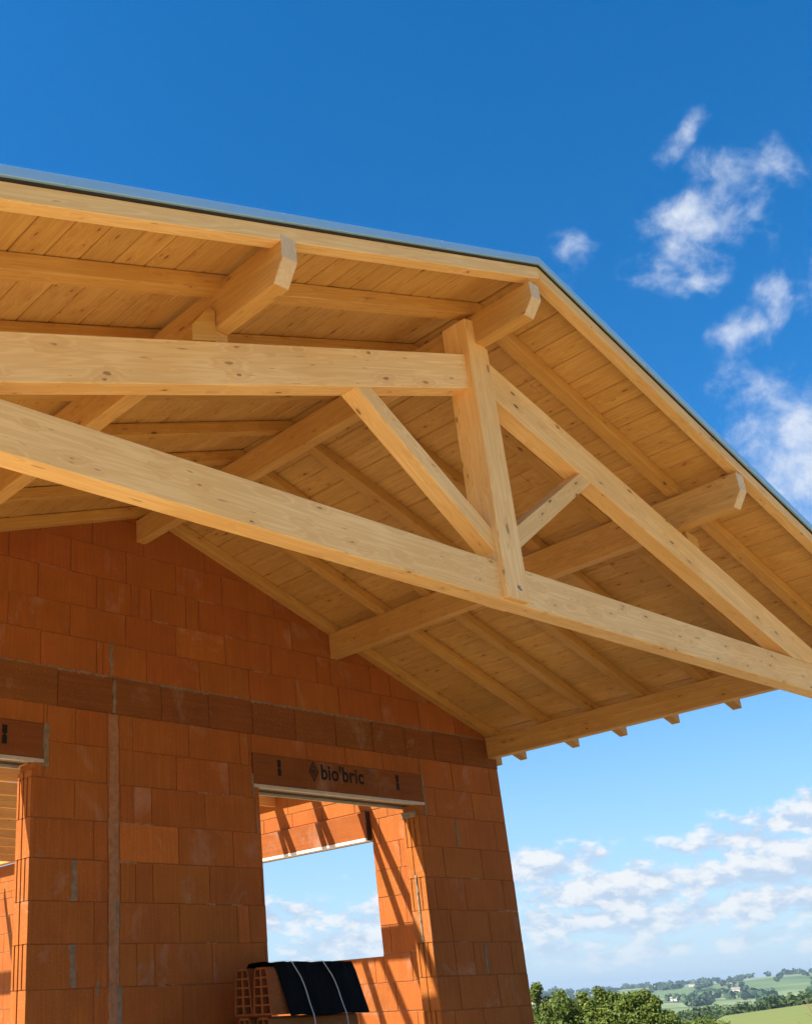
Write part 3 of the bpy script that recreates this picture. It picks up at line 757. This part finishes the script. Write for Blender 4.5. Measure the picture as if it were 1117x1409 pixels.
while rs[-1] < 9000: rs.append(rs[-1] * 1.06 + 0.2)
v = [Vector((CAM.x, CAM.y, 0.0))]; f = []
for r in rs:
    for a in azs: v.append(at(a, r))
n = len(azs)
for j in range(n): f.append((0, 1 + j, 1 + (j + 1) % n))
for i in range(len(rs) - 1):
    for j in range(n):
        k = 1 + i * n; f.append((k + j, k + n + j, k + n + (j + 1) % n, k + (j + 1) % n))
m, t, b = material('countryside')
geo = t.new('ShaderNodeNewGeometry').outputs['Position']
rel = t.vmath('SUBTRACT', geo, tuple(CAM)); dist = t.vmath('LENGTH', t.vmath('MULTIPLY', rel, (1, 1, 0)))
wv = t.vmath('ADD', t.vmath('MULTIPLY', geo, (0.0042, 0.0024, 0)), t.vmath('MULTIPLY', t.new('ShaderNodeTexNoise').outputs['Color'], (0.0, 0.0, 0)))
vo = t.new('ShaderNodeTexVoronoi'); t.put(vo.inputs['Vector'], wv); vo.inputs['Scale'].default_value = 1.0; vo.inputs['Randomness'].default_value = 0.9
se = t.new('ShaderNodeSeparateColor'); t.put(se.inputs[0], vo.outputs['Color'])
patch = t.ramp(se.outputs[0], [(0.0, (0.075, 0.120, 0.045)), (0.22, (0.155, 0.200, 0.080)), (0.50, (0.110, 0.160, 0.060)), (0.68, (0.190, 0.225, 0.100)), (0.90, (0.215, 0.220, 0.105)), (0.95, (0.42, 0.29, 0.155))], 'CONSTANT')
fine = t.noise(geo, 0.02, 6, 0.65)
patch = t.mix(t.math('MULTIPLY', t.mapr(fine, 0.48, 0.62), 0.5), patch, (0.045, 0.08, 0.03, 1))
hay = t.mix(t.noise(t.vmath('MULTIPLY', geo, (0.25, 0.05, 0.2)), 1.0, 5, 0.6), (0.120, 0.150, 0.038, 1), (0.165, 0.180, 0.055, 1))
soil = t.mix(t.noise(geo, 0.8, 6, 0.6), (0.36, 0.245, 0.125, 1), (0.46, 0.32, 0.175, 1))
c = t.mix(t.mapr(dist, 26, 40), soil, hay); c = t.mix(t.mapr(dist, 262, 290), c, patch)
t.put(b.inputs['Base Color'], c); b.inputs['Roughness'].default_value = 0.95; b.inputs['Specular IOR Level'].default_value = 0.1
gr = mesh('ground', v, f, m, None, Matrix.Identity(4), 0, None, True, True)
gr['kind'] = 'structure'

# ================================================================== TREES
def crown_geo(lobes, nleaf, size, seed, droop=0.0):
    rnd = random.Random(seed); v, f, ti = [], [], []
    tot = sum(l[3] ** 2 for l in lobes)
    for (cx, cy, cz, r) in lobes:
        ch = rnd.uniform(-0.12, 0.12)
        for _ in range(int(nleaf * r * r / tot)):
            d = Vector((rnd.gauss(0, 1), rnd.gauss(0, 1), rnd.gauss(0, 1))).normalized()
            q = r * (rnd.random() ** 0.42) * (1 + 0.28 * mnoise.noise(d * 2.3 + Vector((seed, cx, cz))))
            p = Vector((cx, cy, cz)) + Vector((d.x * q, d.y * q, d.z * q * 0.95))
            nrm = (d + Vector((rnd.gauss(0, .6), rnd.gauss(0, .6), rnd.gauss(0, .6) + .35))).normalized()
            a = nrm.orthogonal().normalized(); b_ = nrm.cross(a); an = rnd.uniform(0, 6.28)
            a, b_ = a * math.cos(an) + b_ * math.sin(an), b_ * math.cos(an) - a * math.sin(an)
            s1 = size * rnd.uniform(0.6, 1.35); s2 = s1 * 0.55
            k = len(v)
            v += [p - a * s1, p - b_ * s2 + nrm * s1 * .12, p + a * s1, p + b_ * s2 + nrm * s1 * .12]
            f.append((k, k + 1, k + 2, k + 3)); ti.append(min(1, max(0, rnd.gauss(0.5, 0.2) + ch)))
    return v, f, ti
def tube(pts, rad, seg=7):
    v, f = [], []
    for i, p in enumerate(pts):
        d = (pts[min(i + 1, len(pts) - 1)] - pts[max(i - 1, 0)]).normalized(); a = d.orthogonal().normalized(); b_ = d.cross(a)
        v += [p + (a * math.cos(6.2832 * k / seg) + b_ * math.sin(6.2832 * k / seg)) * rad[i] for k in range(seg)]
    for i in range(len(pts) - 1):
        f += [(i * seg + k, i * seg + (k + 1) % seg, (i + 1) * seg + (k + 1) % seg, (i + 1) * seg + k) for k in range(seg)]
    f.append(tuple(range(seg - 1, -1, -1))); f.append(tuple(range((len(pts) - 1) * seg, len(pts) * seg)))
    return v, f
def tree(name, base, lobes, nleaf, size, mat, seed, label, cat, group):
    rnd = random.Random(seed)
    o = empty(name, base, label, cat, group)
    top = max(l[2] for l in lobes)
    vv, ff = tube([base, base + Vector((.05, .03, top * .3)), base + Vector((.0, .08, top * .6)), base + Vector((.05, 0, top * .9))], [0.16, 0.12, 0.08, 0.03])
    for (cx, cy, cz, r) in lobes:
        st = base + Vector((0, 0.03, min(cz * .55, top * .6))); en = base + Vector((cx, cy, cz + r * 0.35))
        w, g = tube([st, st.lerp(en, .5) + Vector((0, 0, -.1)), en], [0.07, 0.045, 0.012], 6); k = len(vv)
        vv += w; ff += [tuple(k + i for i in q) for q in g]
    mesh('trunk', vv, ff, M_BARK, o, Matrix.Translation(base), 0, None, True, True)
    v, f, ti = crown_geo(lobes, nleaf, size, seed)
    mesh('crown', [base + p for p in v], f, mat, o, Matrix.Translation(base), 0, ti, False)
    return o
def top_for(az, r, el): return EYE + r * math.tan(math.radians(el))
# the three leafy tops just right of the wall, 40 m off down the slope
R0 = 40.0; dg = R0 * math.pi / 180
def near_tree(az, spec, seed, label, n=24000):
    base = at(az, R0); lob = []
    rt = Vector((math.cos(math.radians(az)), -math.sin(math.radians(az)), 0)); fw = Vector((math.sin(math.radians(az)), math.cos(math.radians(az)), 0))
    for (da, el, r, dd) in spec:
        p = rt * (da * dg) + fw * dd; z = top_for(az, R0, el) - base.z - r * 0.9
        lob.append((p.x, p.y, z, r))
    tree('leafy_tree', base, lob, n, 0.055, M_LEAF, seed, label, 'tree', 'trees below the house')
near_tree(54.2, [(-0.45, 0.55, 0.20, 0), (-0.62, 0.33, 0.26, 0.1), (-0.1, -0.1, 0.5, 0.2), (0.55, 0.20, 0.22, 0), (0.5, -0.05, 0.42, -.2), (0.95, -0.25, 0.36, 0), (0.0, -0.45, 0.75, 0.3), (0.6, -0.75, 0.75, 0), (-0.4, -0.8, 0.8, 0.1), (0.1, -1.5, 1.2, 0.2)], 11, 'leafy green tree nearest the brick wall, its topmost sprig above the horizon')
near_tree(56.5, [(-0.75, 0.02, 0.22, 0), (-0.55, -0.3, 0.32, 0), (0.02, 0.22, 0.22, 0), (0.12, 0.0, 0.34, .1), (0.55, -0.02, 0.2, 0), (-0.2, -0.5, 0.62, .2), (0.45, -0.45, 0.6, -.1), (-0.8, -0.75, 0.6, 0), (0.0, -1.1, 1.0, .2), (0.5, -1.5, 1.1, 0)], 23, 'leafy green tree with one pointed top between two rounder trees')
near_tree(58.15, [(-0.55, -0.10, 0.36, 0), (0.0, -0.05, 0.34, .1), (0.35, -0.02, 0.26, 0), (0.62, -0.25, 0.32, 0), (-0.8, -0.35, 0.35, 0), (0.0, -0.5, 0.66, .2), (-0.5, -0.8, 0.7, 0), (0.55, -0.8, 0.6, .1), (1.15, -0.95, 0.42, 0), (0.2, -1.5, 1.1, 0)], 37, 'broad leafy green tree at the edge of the valley, rightmost of three')
near_tree(60.5, [(0.3, -1.28, 0.5, 0), (-0.3, -1.38, 0.5, 0.3), (0.9, -1.42, 0.45, 0), (0.2, -1.7, 1.0, 0)], 41, 'low rounded green bush below the hay field', 9000)
# bare reddish twigs at the right edge
base = at(65.9, 30.0); tw = empty('twiggy_shrub', base, 'bare reddish twiggy shrub at the edge of the hay field', 'shrub')
vv, ff = [], []; rnd = random.Random(4); zt = top_for(65.6, 30, -0.75) - base.z
for i in range(34):
    en = Vector((rnd.gauss(0, .28), rnd.gauss(0, .28), zt * rnd.uniform(.72, 1.0))); md = Vector((en.x * .35, en.y * .35, en.z * .55))
    w, g = tube([base, base + md, base + en], [0.022, 0.014, 0.005], 5); k = len(vv); vv += w; ff += [tuple(k + i2 for i2 in q) for q in g]
    for j in range(5):
        q = rnd.uniform(.45, .95); s0 = md.lerp(en, q); e2 = s0 + Vector((rnd.gauss(0, .13), rnd.gauss(0, .13), rnd.uniform(.05, .22)))
        w, g = tube([base + s0, base + e2], [0.009, 0.004], 4); k = len(vv); vv += w; ff += [tuple(k + i2 for i2 in q2) for q2 in g]
mesh('twigs', vv, ff, M_TWIG, tw, Matrix.Translation(base))

# wood and tree line round the far side of the hay field: trees one by one
def wood_proto(seed, n=900, size=0.42):
    rnd = random.Random(seed); lob = []
    for i in range(9):
        an = rnd.uniform(0, 6.28); rr = rnd.uniform(0.3, 2.4)
        lob.append((rr * math.cos(an), rr * math.sin(an), rnd.uniform(2.2, 5.6) - rr * .5, rnd.uniform(1.1, 2.0)))
    v, f, ti = crown_geo(lob, n, size, seed)
    zmx = max(p.z for p in v)
    me = bpy.data.meshes.new('crown'); me.from_pydata(v, [], f); me.materials.append(M_LEAF2)
    aa = me.attributes.new('tint', 'FLOAT', 'FACE'); aa.data.foreach_set('value', ti)
    w, g = tube([Vector((0, 0, -.5)), Vector((.1, 0, 2)), Vector((0, .1, 4.2))], [0.3, 0.22, 0.08], 6)
    tm = bpy.data.meshes.new('trunk'); tm.from_pydata(w, [], g); tm.materials.append(M_BARK)
    return me, tm, zmx
protos = [wood_proto(s) for s in (101, 102, 103, 104)]
rnd = random.Random(9)
def put_tree(az, r, eltop, label, group, smin=0.5, smax=1.8):
    me, tm, zmx = protos[rnd.randrange(4)]
    base = at(az, r); h = top_for(az, r, eltop) - base.z
    k = max(smin, min(smax, h / zmx))
    base.z = top_for(az, r, eltop) - k * zmx if h / zmx > smax else base.z
    o = empty('field_tree', base, label, 'tree', group)
    o.rotation_euler.z = rnd.uniform(0, 6.28); o.scale = (k * rnd.uniform(.9, 1.2), k * rnd.uniform(.9, 1.2), k)
    for nm, mm in (('crown', me), ('trunk', tm)):
        c = bpy.data.objects.new(nm, mm); COL.objects.link(c); c.parent = o
GA = 'dark green trees lining the far edge of the hay field'
GB = 'green trees of the small wood left of the hay field'
def eltop(az): return -0.30 - 0.145 * max(0, 65.5 - az) + (0.0 if az > 61 else -0.05 * (61 - az))
a = 61.2
while a < 68.5:
    put_tree(a, rnd.uniform(300, 345), eltop(a) + rnd.uniform(-.12, .08), 'dark green tree in the row behind the hay field crest', GA)
    a += rnd.uniform(0.22, 0.42)
for k in range(64):
    r = rnd.uniform(235, 400); az = rnd.uniform(58.3, 61.7)
    if r < 290 and az > 61.0: az -= 0.8
    put_tree(az, r, eltop(az) + 0.16 - (400 - r) * 0.0036 + rnd.uniform(-.08, .06), 'green tree in the small wood left of the hay field', GB)

# far woods, hedges and ridge trees: one uncountable mass
rnd = random.Random(33); v, f, ti = [], [], []
def clump(p, w, h, n=7):
    """one distant tree: a knot of small leaf masses over its own footprint"""
    tt = rnd.uniform(.2, .75)
    for _ in range(n * 4):
        d = Vector((rnd.gauss(0, 1), rnd.gauss(0, 1), rnd.gauss(0, 1))).normalized(); q = rnd.random() ** .4
        c0 = p + Vector((d.x * q * w * .5, d.y * q * w * .5, h * .52 + d.z * q * h * .5)); rr = w * rnd.uniform(.12, .24); k = len(v)
        nrm = (d + Vector((rnd.gauss(0, .4), rnd.gauss(0, .4), .3))).normalized(); a1 = nrm.orthogonal().normalized() * rr; b1 = nrm.cross(a1)
        v.extend((c0 - a1 - b1, c0 + a1 - b1, c0 + a1 + b1, c0 - a1 + b1)); f.append((k, k + 1, k + 2, k + 3)); ti.append(min(1, max(0, tt + rnd.uniform(-.2, .2))))
for k in range(360):          # skyline
    az = rnd.uniform(47, 69)
    if mnoise.noise(Vector((az * 1.3, 0, 0))) < -0.22: continue
    big = 1.0 + 0.7 * max(0, mnoise.noise(Vector((az * 2.1, 5, 0))))
    clump(at(az, rnd.uniform(2930, 3060)), rnd.uniform(9, 15) * big, rnd.uniform(7, 12) * big, 4)
for k in range(34):           # hedgerows
    az = rnd.uniform(50, 68); r = rnd.uniform(900, 2800); da = rnd.uniform(-.05, .05); dr = rnd.uniform(-8, 8)
    for i in range(rnd.randrange(14, 50)): clump(at(az + da * i, r + dr * i), rnd.uniform(5, 9), rnd.uniform(4, 7), 3)
for k in range(13):           # woods
    az = rnd.uniform(48, 69); r = rnd.uniform(1250, 2900); wa = rnd.uniform(.25, 1.1); wr = rnd.uniform(10, 45)
    for i in range(rnd.randrange(20, 70)): clump(at(az + rnd.gauss(0, wa * .5), r + rnd.gauss(0, wr)), rnd.uniform(8, 13), rnd.uniform(6, 10), 3)
for az_, r_ in ((59.75, 1500), (61.6, 1650), (62.4, 1750), (62.2, 2050), (59.9, 2350), (60.6, 2450), (57.0, 1900)):
    for i in range(5): clump(at(az_ + rnd.uniform(-.35, .35), r_ + rnd.uniform(14, 60)), rnd.uniform(6, 9), rnd.uniform(5, 8), 4)
for k in range(30):           # lone trees
    az = rnd.uniform(56, 67); r = rnd.uniform(900, 2600); clump(at(az, r), rnd.uniform(8, 12), rnd.uniform(8, 11), 4)
fw_ = mesh('far_woods', v, f, M_LEAF3, None, Matrix.Identity(4), 0, ti, False)
fw_['kind'] = 'stuff'; fw_['label'] = 'dark woods and hedgerows scattered over the far hills'; fw_['category'] = 'woods'

# small farmhouses on the far slope
M_WALLF = plain('pale_farm_wall', (0.58, 0.52, 0.44), 0.9, 0, 0.08, 2)
M_ROOFF = plain('tiled_farm_roof', (0.34, 0.245, 0.18), 0.9, 0, 0.15, 2)
def farm(az, r, w, d, h, label):
    p = at(az, r); o = empty('farmhouse', p, label, 'house', 'farmhouses on the far hillside')
    rot = Matrix.Rotation(rnd.uniform(-.5, .5) - math.radians(az), 4, 'Z')
    def T(x, y, z): return p + rot @ Vector((x, y, z))
    v = [T(x, y, z) for z in (-3, h) for y in (-d, d) for x in (-w, w)]
    mesh('wall', v, [(0, 2, 3, 1), (4, 5, 7, 6), (0, 1, 5, 4), (2, 6, 7, 3), (0, 4, 6, 2), (1, 3, 7, 5)], M_WALLF, o, Matrix.Translation(p))
    e = 0.6; v = [T(-w - e, -d - e, h + .05), T(w + e, -d - e, h + .05), T(w + e, d + e, h + .05), T(-w - e, d + e, h + .05), T(-w - e, 0, h + d * .55), T(w + e, 0, h + d * .55)]
    mesh('roof', v, [(0, 1, 5, 4), (2, 3, 4, 5), (0, 4, 3), (1, 2, 5), (0, 3, 2, 1)], M_ROOFF, o, Matrix.Translation(p))
for (az, r, w, d, h, lab) in [(59.75, 1500, 7, 4, 5, 'pale farmhouse lowest in the valley, left of the other farmhouses on that slope'), (61.6, 1650, 10, 5, 6, 'long pale farmhouse with a tiled roof above the row of trees'), (62.4, 1750, 8, 5, 6, 'pale farmhouse furthest right on the far slope'), (62.2, 2050, 6, 4, 5, 'small pale farmhouse half way up the slope, just above the rightmost farmhouse'), (59.9, 2350, 7, 4, 6, 'white farmhouse just under the ridge'), (60.6, 2450, 9, 4, 5, 'long white barn just under the ridge'), (57.0, 1900, 6, 4, 5, 'lone pale farmhouse left among the far fields'), (56.2, 2300, 14, 5, 5, 'long white sheds behind the leafy trees')]:
    farm(az, r, w * .62, d * .6, h * .7, lab)

# ================================================================== AIR
m = bpy.data.materials.new('hazy_air'); m.use_nodes = True; t = NT(m.node_tree); t.n.clear()
o_ = t.new('ShaderNodeOutputMaterial'); pv = t.new('ShaderNodeVolumePrincipled'); t.l.new(pv.outputs[0], o_.inputs['Volume'])
pv.inputs['Color'].default_value = (0.72, 0.88, 1.0, 1); pv.inputs['Density'].default_value = 0.00014; pv.inputs['Anisotropy'].default_value = 0.3
hb = [Vector((x, y, z)) for z in (-120, 75) for y in (-9600, 9600) for x in (-9600, 9600)]
hz_o = mesh('haze', hb, [(0, 2, 3, 1), (4, 5, 7, 6), (0, 1, 5, 4), (2, 6, 7, 3), (0, 4, 6, 2), (1, 3, 7, 5)], m, None, Matrix.Identity(4))
hz_o['kind'] = 'stuff'; hz_o['label'] = 'thin bluish air between the house and the far hills'; hz_o['category'] = 'haze'

# ================================================================== SKY, SUN, CAMERA
LDIR = Vector((0.81, -0.325, -1.0)).normalized()     # direction of sunlight
sun_el = math.asin(-LDIR.z); sun_az = math.atan2(-LDIR.x, -LDIR.y)
w = bpy.data.worlds.new('World'); sc.world = w; w.use_nodes = True
t = NT(w.node_tree); t.n.clear()
out = t.new('ShaderNodeOutputWorld'); bg = t.new('ShaderNodeBackground'); t.l.new(bg.outputs[0], out.inputs[0])
sky = t.new('ShaderNodeTexSky', sky_type='NISHITA', sun_disc=False)
sky.sun_elevation = sun_el; sky.sun_rotation = sun_az; sky.altitude = 150; sky.air_density = 1.0; sky.dust_density = 0.1; sky.ozone_density = 4.0
tc = t.new('ShaderNodeTexCoord').outputs['Generated']
dr = t.vmath('NORMALIZE', tc)
sp = t.new('ShaderNodeSeparateXYZ'); t.put(sp.inputs[0], dr); dz = sp.outputs[2]
hs = t.new('ShaderNodeHueSaturation'); t.put(hs.inputs['Color'], sky.outputs[0]); hs.inputs['Saturation'].default_value = 1.36; hs.inputs['Value'].default_value = 1.0
sk = hs.outputs[0]
def dvec(az, el):
    a, e = math.radians(az), math.radians(el); return (math.sin(a) * math.cos(e), math.cos(a) * math.cos(e), math.sin(e))
RK = 1.42
def blobs(lst, vec, zs):
    acc = None
    for (az, el, rad, am) in lst:
        c = dvec(az, el); c = (c[0], c[1], c[2] * zs)
        d = t.vmath('DISTANCE', vec, c)
        q = t.math('MULTIPLY', t.mapr(d, 0.0, math.radians(rad * RK), 1.0, 0.0, True), am)
        acc = q if acc is None else t.math('MAXIMUM', acc, q)
    return acc
HIGH = [(70.1, 39.4, 1.7, .85), (69.4, 38.5, 1.0, .5), (68.0, 34.0, 2.3, 1.0), (69.6, 35.2, 2.7, 1.1), (71.2, 36.6, 2.6, .9), (73.2, 36.6, 1.8, .75), (72.0, 34.6, 1.6, .7), (66.3, 33.4, 1.9, .9), (67.5, 32.6, 1.6, .8),
        (62.9, 35.7, 1.8, .66), (62.3, 34.8, 1.9, .62), (62.8, 33.7, 1.6, .58), (61.6, 35.4, 1.2, .5), (71.9, 30.3, 2.0, .85), (70.6, 29.5, 1.7, .75), (69.6, 28.8, 1.5, .65), (74.0, 30.0, 2.0, .8), (64.4, 32.4, 1.0, .6),
        (71.5, 23.8, 4.2, 1.25), (74.5, 24.5, 4.5, 1.3), (69.6, 22.6, 2.2, .95), (68.8, 25.6, 1.6, .7), (73, 21.0, 4, 1.2), (70.6, 26.6, 1.2, .55)]
def warp(vec, sc1, a1, sc2, a2):
    o = vec
    for sc_, am_ in ((sc1, a1), (sc2, a2)):
        nd = t.new('ShaderNodeTexNoise'); t.put(nd.inputs['Vector'], vec); nd.inputs['Scale'].default_value = sc_; nd.inputs['Detail'].default_value = 5
        k = t.vmath('SCALE', t.vmath('SUBTRACT', nd.outputs['Color'], (0.5, 0.5, 0.5))); k.node.inputs['Scale'].default_value = am_
        o = t.vmath('ADD', o, k)
    return o
hz = warp(dr, 10.0, 0.080, 34.0, 0.026)
mh = blobs(HIGH, hz, 1.0); RK = 1.35
n1 = t.noise(dr, 11.0, 9, 0.62, 0.35)
n2 = t.noise(dr, 38.0, 6, 0.6, 0.5)
fb = t.math('ADD', t.math('MULTIPLY', t.math('SUBTRACT', n1, 0.5), 2.5), t.math('MULTIPLY', t.math('SUBTRACT', n2, 0.5), 0.95))
ah = t.mapr(t.math('ADD', mh, fb), 0.42, 1.45, 0, 0.92, True)
ah = t.math('MULTIPLY', ah, t.mapr(mh, 0.02, 0.30, 0, 1))
# low rows of cumulus towards the horizon
ZS = 3.0
lv = t.vmath('MULTIPLY', warp(dr, 15.0, 0.016, 48.0, 0.012), (1, 1, ZS))
LOW = [(53.6, 5.55, 4.2, 1.1), (55.3, 5.75, 4.4, 1.25), (56.7, 6.35, 2.6, .85), (58.2, 6.9, 1.8, .6),
       (60.6, 5.7, 3.0, .75), (62.4, 6.1, 4.0, .95), (64.4, 6.1, 4.6, 1.1), (66.4, 6.7, 4.6, 1.1), (68.6, 7.2, 5, 1.1),
       (55.0, 3.9, 3.8, .85), (57.2, 4.35, 5.0, 1.3), (59.6, 4.5, 4.6, 1.25), (62.2, 4.5, 5.0, 1.1), (64.6, 4.6, 5.0, 1.1), (67.0, 4.9, 5.0, 1.3), (69, 5, 5, 1.1),
       (54.4, 2.9, 4.2, 1.1), (56.6, 3.0, 4.2, 1.1), (59.0, 3.0, 4.4, 1.15), (61.5, 3.1, 4.6, 1.15), (63.9, 3.3, 4.8, 1.25), (66.2, 3.4, 4.8, 1.2),
       (54.5, 1.8, 3.6, 1.05), (57.5, 1.8, 4.0, 1.0), (60.5, 1.9, 4.0, 1.0), (63.5, 2.0, 4.0, 1.05), (66.2, 2.1, 4.0, 1.05),
       (41.2, 3.9, 4.2, 1.05), (42.6, 4.3, 3.4, 1.0), (43.6, 3.7, 3.0, .8), (46.4, 3.8, 3.4, 1.05), (48.0, 4.2, 4, 1.15), (45.2, 5.5, 2.1, .62), (42.0, 2.2, 4.4, 1.0), (44.6, 2.5, 4.0, 1.1), (47.0, 2.7, 4.0, 1.25), (39, 2.2, 4, .9), (36, 4, 6, 1.0), (30, 3, 6, 1), (75, 4, 7, 1.0), (83, 5, 7, 1), (20, 4, 7, .9), (95, 4, 8, 1.0)]
ml_ = blobs(LOW, lv, ZS)
nv = t.vmath('MULTIPLY', dr, (1, 1, 2.0))
def lowfb(vec):
    a = t.noise(vec, 19.0, 8, 0.56, 0.15)
    vn = t.new('ShaderNodeTexVoronoi', feature='SMOOTH_F1'); t.put(vn.inputs['Vector'], vec); vn.inputs['Scale'].default_value = 46.0; vn.inputs['Smoothness'].default_value = 0.5
    b2 = t.math('SUBTRACT', 0.95, vn.outputs['Distance'])
    return t.math('ADD', t.math('MULTIPLY', t.math('SUBTRACT', a, 0.5), 1.8), t.math('ADD', t.math('MULTIPLY', t.math('SUBTRACT', b2, 0.5), 0.42), t.math('MULTIPLY', t.math('SUBTRACT', t.noise(vec, 62.0, 7, 0.62, 0.3), 0.5), 1.15)))
f0 = lowfb(nv); f1 = lowfb(t.vmath('ADD', nv, (-0.005, 0.003, 0.020)))
den = t.math('ADD', ml_, f0)
al = t.math('MULTIPLY', t.mapr(den, 0.50, 1.02, 0, 0.95, True), t.mapr(ml_, 0.02, 0.22, 0, 1))
lit = t.mapr(t.math('ADD', t.math('SUBTRACT', f0, f1), t.math('MULTIPLY', t.math('SUBTRACT', den, 0.9), 0.10)), -0.30, 0.34, 0.0, 1.0, True)
CS = 0.395
cl_low = t.mix(lit, (0.58 * CS, 0.72 * CS, 0.92 * CS, 1), (1.0 * CS, 1.02 * CS, 1.04 * CS, 1))
cl_hi = t.mix(ah, (0.60 * CS, 0.74 * CS, 0.98 * CS, 1), (0.90 * CS, 0.95 * CS, 1.03 * CS, 1))
skys = t.vmath('SCALE', sk); skys.node.inputs['Scale'].default_value = 0.085
# a pale veil low over the horizon
veil = t.mapr(dz, 0.0, 0.30, 0.85, 0.0)
skys = t.mix(veil, skys, (0.47 * CS, 0.70 * CS, 0.98 * CS, 1))
col = t.mix(ah, skys, cl_hi); col = t.mix(t.math('MULTIPLY', al, t.mapr(dz, 0.012, 0.06, 0.55, 1.0)), col, cl_low)
t.put(bg.inputs['Color'], col); bg.inputs['Strength'].default_value = 1.0
w.cycles.sampling_method = 'MANUAL'; w.cycles.sample_map_resolution = 512

sl = bpy.data.lights.new('sun', 'SUN'); sl.energy = 5.0; sl.angle = math.radians(0.53); sl.color = (1.0, 0.93, 0.82)
so = bpy.data.objects.new('sun', sl); COL.objects.link(so); so.location = (-30, 12, 40)
so.rotation_euler = LDIR.to_track_quat('-Z', 'Y').to_euler()

cam = bpy.data.cameras.new('camera'); co = bpy.data.objects.new('camera', cam); COL.objects.link(co); sc.camera = co
F, YAW, PIT, ROL = 1487.2614, 0.7048, 0.4179, -0.0522
cam.sensor_fit = 'HORIZONTAL'; cam.sensor_width = 36.0; cam.lens = F / 1117 * 36.0
cam.shift_x = 239.5003 / 1117; cam.shift_y = 25.3045 / 1117
cam.clip_start = 0.05; cam.clip_end = 30000
fw = Vector((math.sin(YAW) * math.cos(PIT), math.cos(YAW) * math.cos(PIT), math.sin(PIT)))
rt = Vector((math.cos(YAW), -math.sin(YAW), 0)); up = rt.cross(fw)
r2 = rt * math.cos(ROL) + up * math.sin(ROL); u2 = up * math.cos(ROL) - rt * math.sin(ROL)
M = Matrix((r2, u2, -fw)).transposed().to_4x4(); M.translation = CAM
co.matrix_world = M

sc.view_settings.view_transform = 'Standard'; sc.view_settings.look = 'None'
sc.view_settings.exposure = 1.25; sc.view_settings.gamma = 1.0
sc.render.engine = 'CYCLES'
sc.cycles.max_bounces = 8; sc.cycles.diffuse_bounces = 5; sc.cycles.transparent_max_bounces = 8
sc.cycles.use_denoising = True
